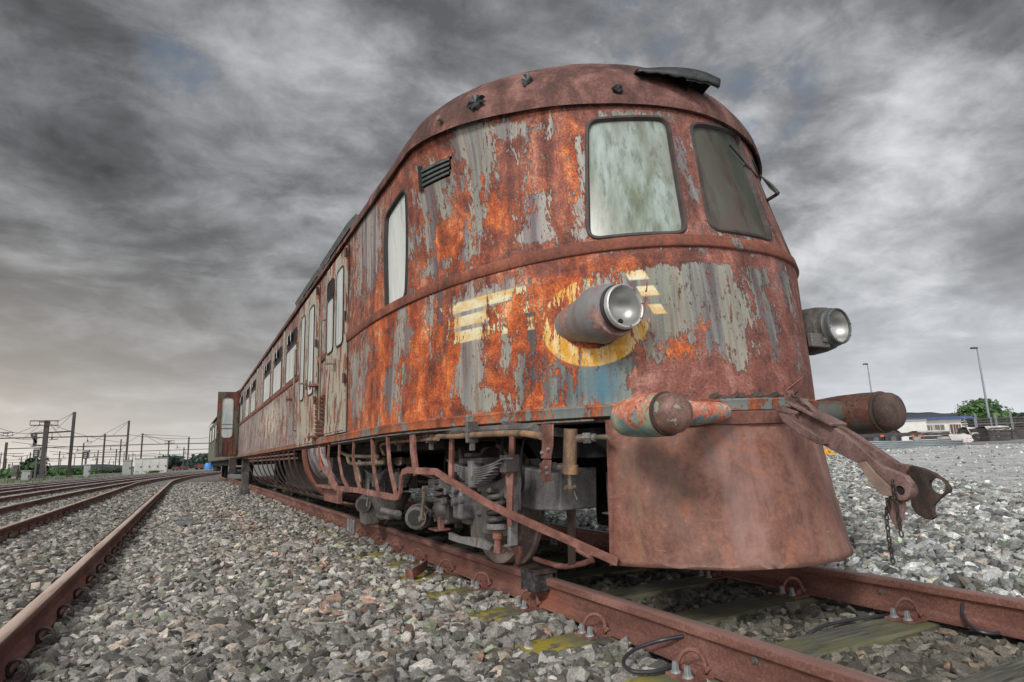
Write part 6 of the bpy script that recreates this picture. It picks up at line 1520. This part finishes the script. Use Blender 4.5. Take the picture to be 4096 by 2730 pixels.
for (x0, y0, x1, y1, mt, nm) in ((1143, 900, 1185, 948, 'window_glass', 'window'), (1210, 898, 1293, 945, 'window_glass', 'window'), (1352, 893, 1396, 975, 'door_brown', 'door'), (1404, 893, 1446, 975, 'door_brown', 'door'), (1000, 900, 1100, 945, 'window_glass', 'window')):
    o, _ = facebox(R1(x0-5, y1, D_), R1(x1+5, y1, D_), R1(x0, y0-5, D_)[2], R1(x0, y1+4, D_)[2], .1, nm, 'cabinet_white', bd, push=-.06)
    facebox(R1(x0, y1, D_), R1(x1, y1, D_), R1(x0, y0, D_)[2], R1(x0, y1, D_)[2], .1, 'pane', mt, o, push=-.12)
    xm = (x0+x1)/2; facebox(R1(xm-2, y1, D_), R1(xm+2, y1, D_), R1(x0, y0, D_)[2], R1(x0, y1, D_)[2], .05, 'mullion', 'cabinet_white', o, push=-.17)
# annex left of the building
a, b2 = R1(600, 1000, 74), R1(1150, 1000, 74)
an = empty('annex', tuple(((a+b2)/2)[:2])+(gz(a),), 'pale low annex standing behind the lorry trailer', 'building'); facebox(a, b2, R1(1000, 862, 74)[2], gz(a), 5, 'wall', 'wall_white', an); facebox(a, b2, R1(1000, 862, 74)[2]+.15, R1(1000, 862, 74)[2], 5.3, 'roof', 'cabinet_grey', an, push=-.15)
# flat lorry trailer
D_ = 38
a, b2 = R1(330, 975, D_), R1(1085, 985, D_); tz = gz(b2)-.05
tr_ = empty('lorry_trailer', tuple(((a+b2)/2)[:2])+(tz,), 'flat lorry trailer with twin axles and a pale load seen under the far buffer', 'trailer')
z1 = R1(700, 975, D_)[2]
o, (A0, u_, n_, L_) = facebox(a, b2, z1, z1-.22, 2.4, 'chassis', 'mast_steel', tr_)
facebox(a+u_*.2, b2-u_*3.2, z1+.62, z1+.02, 2.3, 'load', 'wall_white', tr_, push=.05)
for x in (680, 838, 525):
    c_ = R1(x, 1040, D_); r = .52; c_[2] = tz+r-.05
    ty = MB().lathe(c_-n_*.05, n_, [(-.02, .30), (0, r*.92), (.03, r), (.28, r), (.30, r*.9)], 28).build('wheel', 'rubber', tr_); MB().lathe(c_-n_*.08, n_, [(0, .06), (.01, .17), (.04, .19)], 20).build('rim', 'under_grey', ty)
    MB().add([c_+(u_*math.cos(t_)+np.array([0, 0, 1])*math.sin(t_))*(r+.09)+n_*w_ for w_ in (-.05, .35) for t_ in np.linspace(.15, math.pi-.15, 14)], [(i, i+1, i+15, i+14) for i in range(13)]).build('mudguard', 'cabinet_grey', tr_)
for x in (735, 1010, 1075):
    c_ = R1(x, 995, D_-.3); MB().box(c_, (.16, .10, .12)).build('side_marker', 'marker_orange' if 'marker_orange' in MATS else plain('marker_orange', (.75, .16, .03), .4, 0, .1), tr_)
facebox(R1(1020, 1040, D_), R1(1085, 1040, D_), z1-.2, z1-.75, .1, 'rear_bumper', 'cabinet_grey', tr_)
# bundle of steel crash barrier beams lying across
D_ = 31
for k in range(4):
    a, b2 = R1(590-30*k, 1060+18*k, D_-k*.9), R1(1460-10*k, 1052+16*k, D_-k*.9); 
    b_ = MB(); u_ = (b2-a)/np.linalg.norm(b2-a); n_ = np.array([-u_[1], u_[0], 0]); n_ = n_ if n_[:2]@a[:2] < 0 else -n_
    prof = [(.0, -.10), (.06, -.08), (.06, -.04), (0, -.015), (0, .015), (.06, .04), (.06, .08), (0, .10)]
    b_.grid([[p+n_*o_+np.array([0, 0, z_]) for p in (a, (a+b2)/2, b2)] for o_, z_ in prof]); o = b_.build('barrier_beam', 'guard_steel', None); md = o.modifiers.new('t', 'SOLIDIFY'); md.thickness = .02
    tag(o, ['rearmost steel crash barrier beam, nearest the trailer wheels', 'second steel crash barrier beam from the trailer wheels', 'third steel crash barrier beam from the trailer wheels', 'front steel crash barrier beam, lowest on the gravel edge'][k], 'barrier', 'stacked steel barrier beams')
# paved strip at the right
b_ = MB(); P_ = [R1(1300, 1062, 33), R1(2500, 1030, 33), R1(2500, 1052, 27), R1(1400, 1092, 27)]
P_ = []
for dd_ in (48, 42, 36, 32, 28.5):
    P_.append([np.array([*(R1(x, 1050, dd_)[:2]), gz(R1(x, 1050, dd_))+.012]) for x in np.linspace(1300, 3200, 26)])
b_.grid(P_); struct(b_.build('pavement', 'asphalt', None, origin=(0, 0, 0)))
# wrapped pallets
def pallet(x0, x1, ytop, D_, label, white=.35, mat='pallet_dark', dep=1.4):
    a, b2 = R1(x0, 1040, D_), R1(x1, 1040, D_); z0 = gz(a); zt = R1((x0+x1)/2, ytop, D_)[2]
    e = empty('wrapped_pallet', tuple(((a+b2)/2)[:2])+(z0,), label, 'pallet', 'wrapped pallets in front of the depot')
    u_ = b2-a; u_[2] = 0; L = np.linalg.norm(u_); u_ /= L; n_ = np.array([-u_[1], u_[0], 0]); n_ = n_ if n_[:2]@a[:2] > 0 else -n_
    rws = max(2, int((zt-z0)/.28)); g_ = np.random.default_rng(int(x0))
    for k in range(rws):
        c_ = (a+b2)/2+n_*dep/2; c_[2] = z0+(zt-z0)*(k+.5)/rws; M3 = np.stack([u_, n_, np.array([0, 0, 1])], 1)
        MB().box(c_, (L*g_.uniform(.93, 1), dep, (zt-z0)/rws*.86), M3=M3).build('layer', mat, e, bevel=.02)
    if white:
        rows = []
        for v_ in (-.02, .15, .5, .85, 1.02):
            rows.append([a+u_*L*t_+n_*dep*v_+np.array([0, 0, zt-a[2]+(.06+.05*math.sin(t_*11+v_*5) if 0 < v_ < 1 else -white*g_.uniform(.5, 1.1))]) for t_ in np.linspace(-.03, 1.03, 12)])
        MB().grid(rows).build('plastic_cover', 'plastic_white', e, smooth=50)
pallet(1085, 1360, 955, 44, 'long dark pallet stack with a white cover right of the trailer', .12)
pallet(1365, 1550, 992, 40, 'low pallet fully wrapped in white plastic', .38, 'plastic_white')
pallet(1535, 1700, 925, 46, 'pallet stack with a bulging white cover below the lamp post', .45)
pallet(1700, 1905, 915, 45, 'widest dark pallet stack with a ragged white cover', .22)
pallet(1915, 2100, 930, 52, 'dark pallet stack at the right edge', 0)
# dark stored wagons or racks behind
D_ = 60
for x0, x1, lb in ((1585, 1760, 'dark rack of stacked beams behind the lamp post'), (1765, 1900, 'middle dark rack of stacked beams'), (1905, 2080, 'dark rack of stacked beams at the right edge')):
    a, b2 = R1(x0, 900, D_), R1(x1, 900, D_); e = empty('storage_rack', tuple(((a+b2)/2)[:2])+(gz(a),), lb, 'rack', 'dark racks by the depot')
    zt = R1(1700, 828, D_)[2]; z0 = gz(a)
    for k in range(9): facebox(a, b2, z0+(zt-z0)*(k+.8)/9, z0+(zt-z0)*(k+.15)/9, 2.0, 'beam_layer', 'pallet_dark' if k % 3 else 'mast_far', e, push=.1*(k % 2))
    for u in (0, 1): p = a*(1-u)+b2*u; MB().box((p[0], p[1], (z0+zt)/2+.2), (.12, .12, zt-z0+.4)).build('upright', 'lamp_steel', e)
for x, lb in ((1482, 'thin steel fence post left of the tree'), (1572, 'thin steel fence post below the lamp post'), (1718, 'thin steel fence post right of the lamp post')):
    p = R1(x, 900, 50); z0 = gz(p); zt = R1(x, 830, 50)[2]; b_ = MB(); b_.box((p[0], p[1], (z0+zt)/2), (.08, .08, zt-z0)); b_.box((p[0], p[1], zt), (.5, .06, .05)); tag(b_.build('fence_post', 'lamp_steel', None, origin=(p[0], p[1], z0)), lb, 'post', 'fence posts by the depot')
# lamps
def lamp(x0, y0, xb, D_, wh, label):
    p = R1(x0, y0, D_); z0 = gz(p); e = empty('street_lamp', (p[0], p[1], z0), label, 'street lamp', 'lamp posts by the depot')
    MB().tube([(p[0], p[1], z0), (p[0], p[1], z0+(p[2]-z0)*.45), (p[0], p[1], p[2])], [.13, .10, .06], 10).build('pole', 'lamp_steel', e)
    l = R1(x0-wh, y0-3, D_); u_ = l-p; u_[2] = 0; Ln = np.linalg.norm(u_); u_ /= Ln; n_ = np.array([-u_[1], u_[0], 0])
    MB().box(p+u_*Ln*.5, (Ln, .30, .16), M3=np.stack([u_, n_, np.array([0, 0, 1])], 1)).build('lamp_head', 'mast_steel', e, bevel=.03)
lamp(1585, 208, 1680, 62, 54, 'taller lamp post with a flat head rising before the tree'); lamp(604, 352, 640, 76, 38, 'smaller lamp post with a flat head above the far buffer')
p = R1(1650, 760, 95); tree('tree', (p[0], p[1], gz(p)-.3), R1(1650, 668, 95)[2]-gz(p)+.3, 8.6, 'bright green round tree behind the taller lamp post', 'leaf_mid', None, leaf=.30, n=4200, seed=3)
for i, (x, y, w_, lb) in enumerate([(1480, 812, 5, 'small dark bush left of the round tree'), (1850, 800, 12, 'low dark bush right of the round tree'), (1960, 805, 10, 'low dark bush at the right edge')]):
    p = R1(x, y, 105); tree('bush', (p[0], p[1], gz(p)), p[2]-gz(p), w_, lb, 'leaf_dark', 'bushes behind the racks', leaf=.4, n=600, trunk=False, seed=60+i)
# distant ridge on the right
rows = []
for dd_, f_ in ((600, 0), (640, .7), (720, 1), (900, 0)):
    rows.append([])
    for x in np.linspace(900, 2600, 50):
        p = R1(x, 790+6*math.sin(x*.01)+3*math.sin(x*.031), dd_); b0 = gz(p)-2; rows[-1].append((p[0], p[1], b0+(p[2]-b0)*f_))
o = MB().grid(rows).build('far_ridge', 'hill_green', None, origin=(0, 0, 0)); struct(o)
# small heap of orange yellow rubble beyond the skirt
rng2 = np.random.default_rng(9); plain('rubble_orange', (.70, .36, .06), .8, 0, .4, 6)
b_ = MB(); p0 = R1(250, 1125, 21); z0 = gz(p0); 
for k in range(46):
    c_ = p0+np.array([rng2.normal(0, .16), rng2.normal(0, .16), 0]); rr_ = np.hypot(*(c_-p0)[:2]); c_[2] = z0+max(0, .30-rr_)*rng2.uniform(.2, 1.05); s_ = rng2.uniform(.04, .085)
    bmx = bmesh.new(); pts = rng2.normal(0, 1, (11, 3)); pts /= np.linalg.norm(pts, axis=1)[:, None]
    for q_ in pts: bmx.verts.new(tuple(q_*s_+c_))
    h_ = bmesh.ops.convex_hull(bmx, input=bmx.verts); bmx.verts.index_update(); b_.add([v.co for v in bmx.verts], [tuple(v.index for v in f.verts) for f in bmx.faces]); bmx.free()
struct(b_.build('orange_rubble', 'rubble_orange', None, smooth=0), 'stuff')
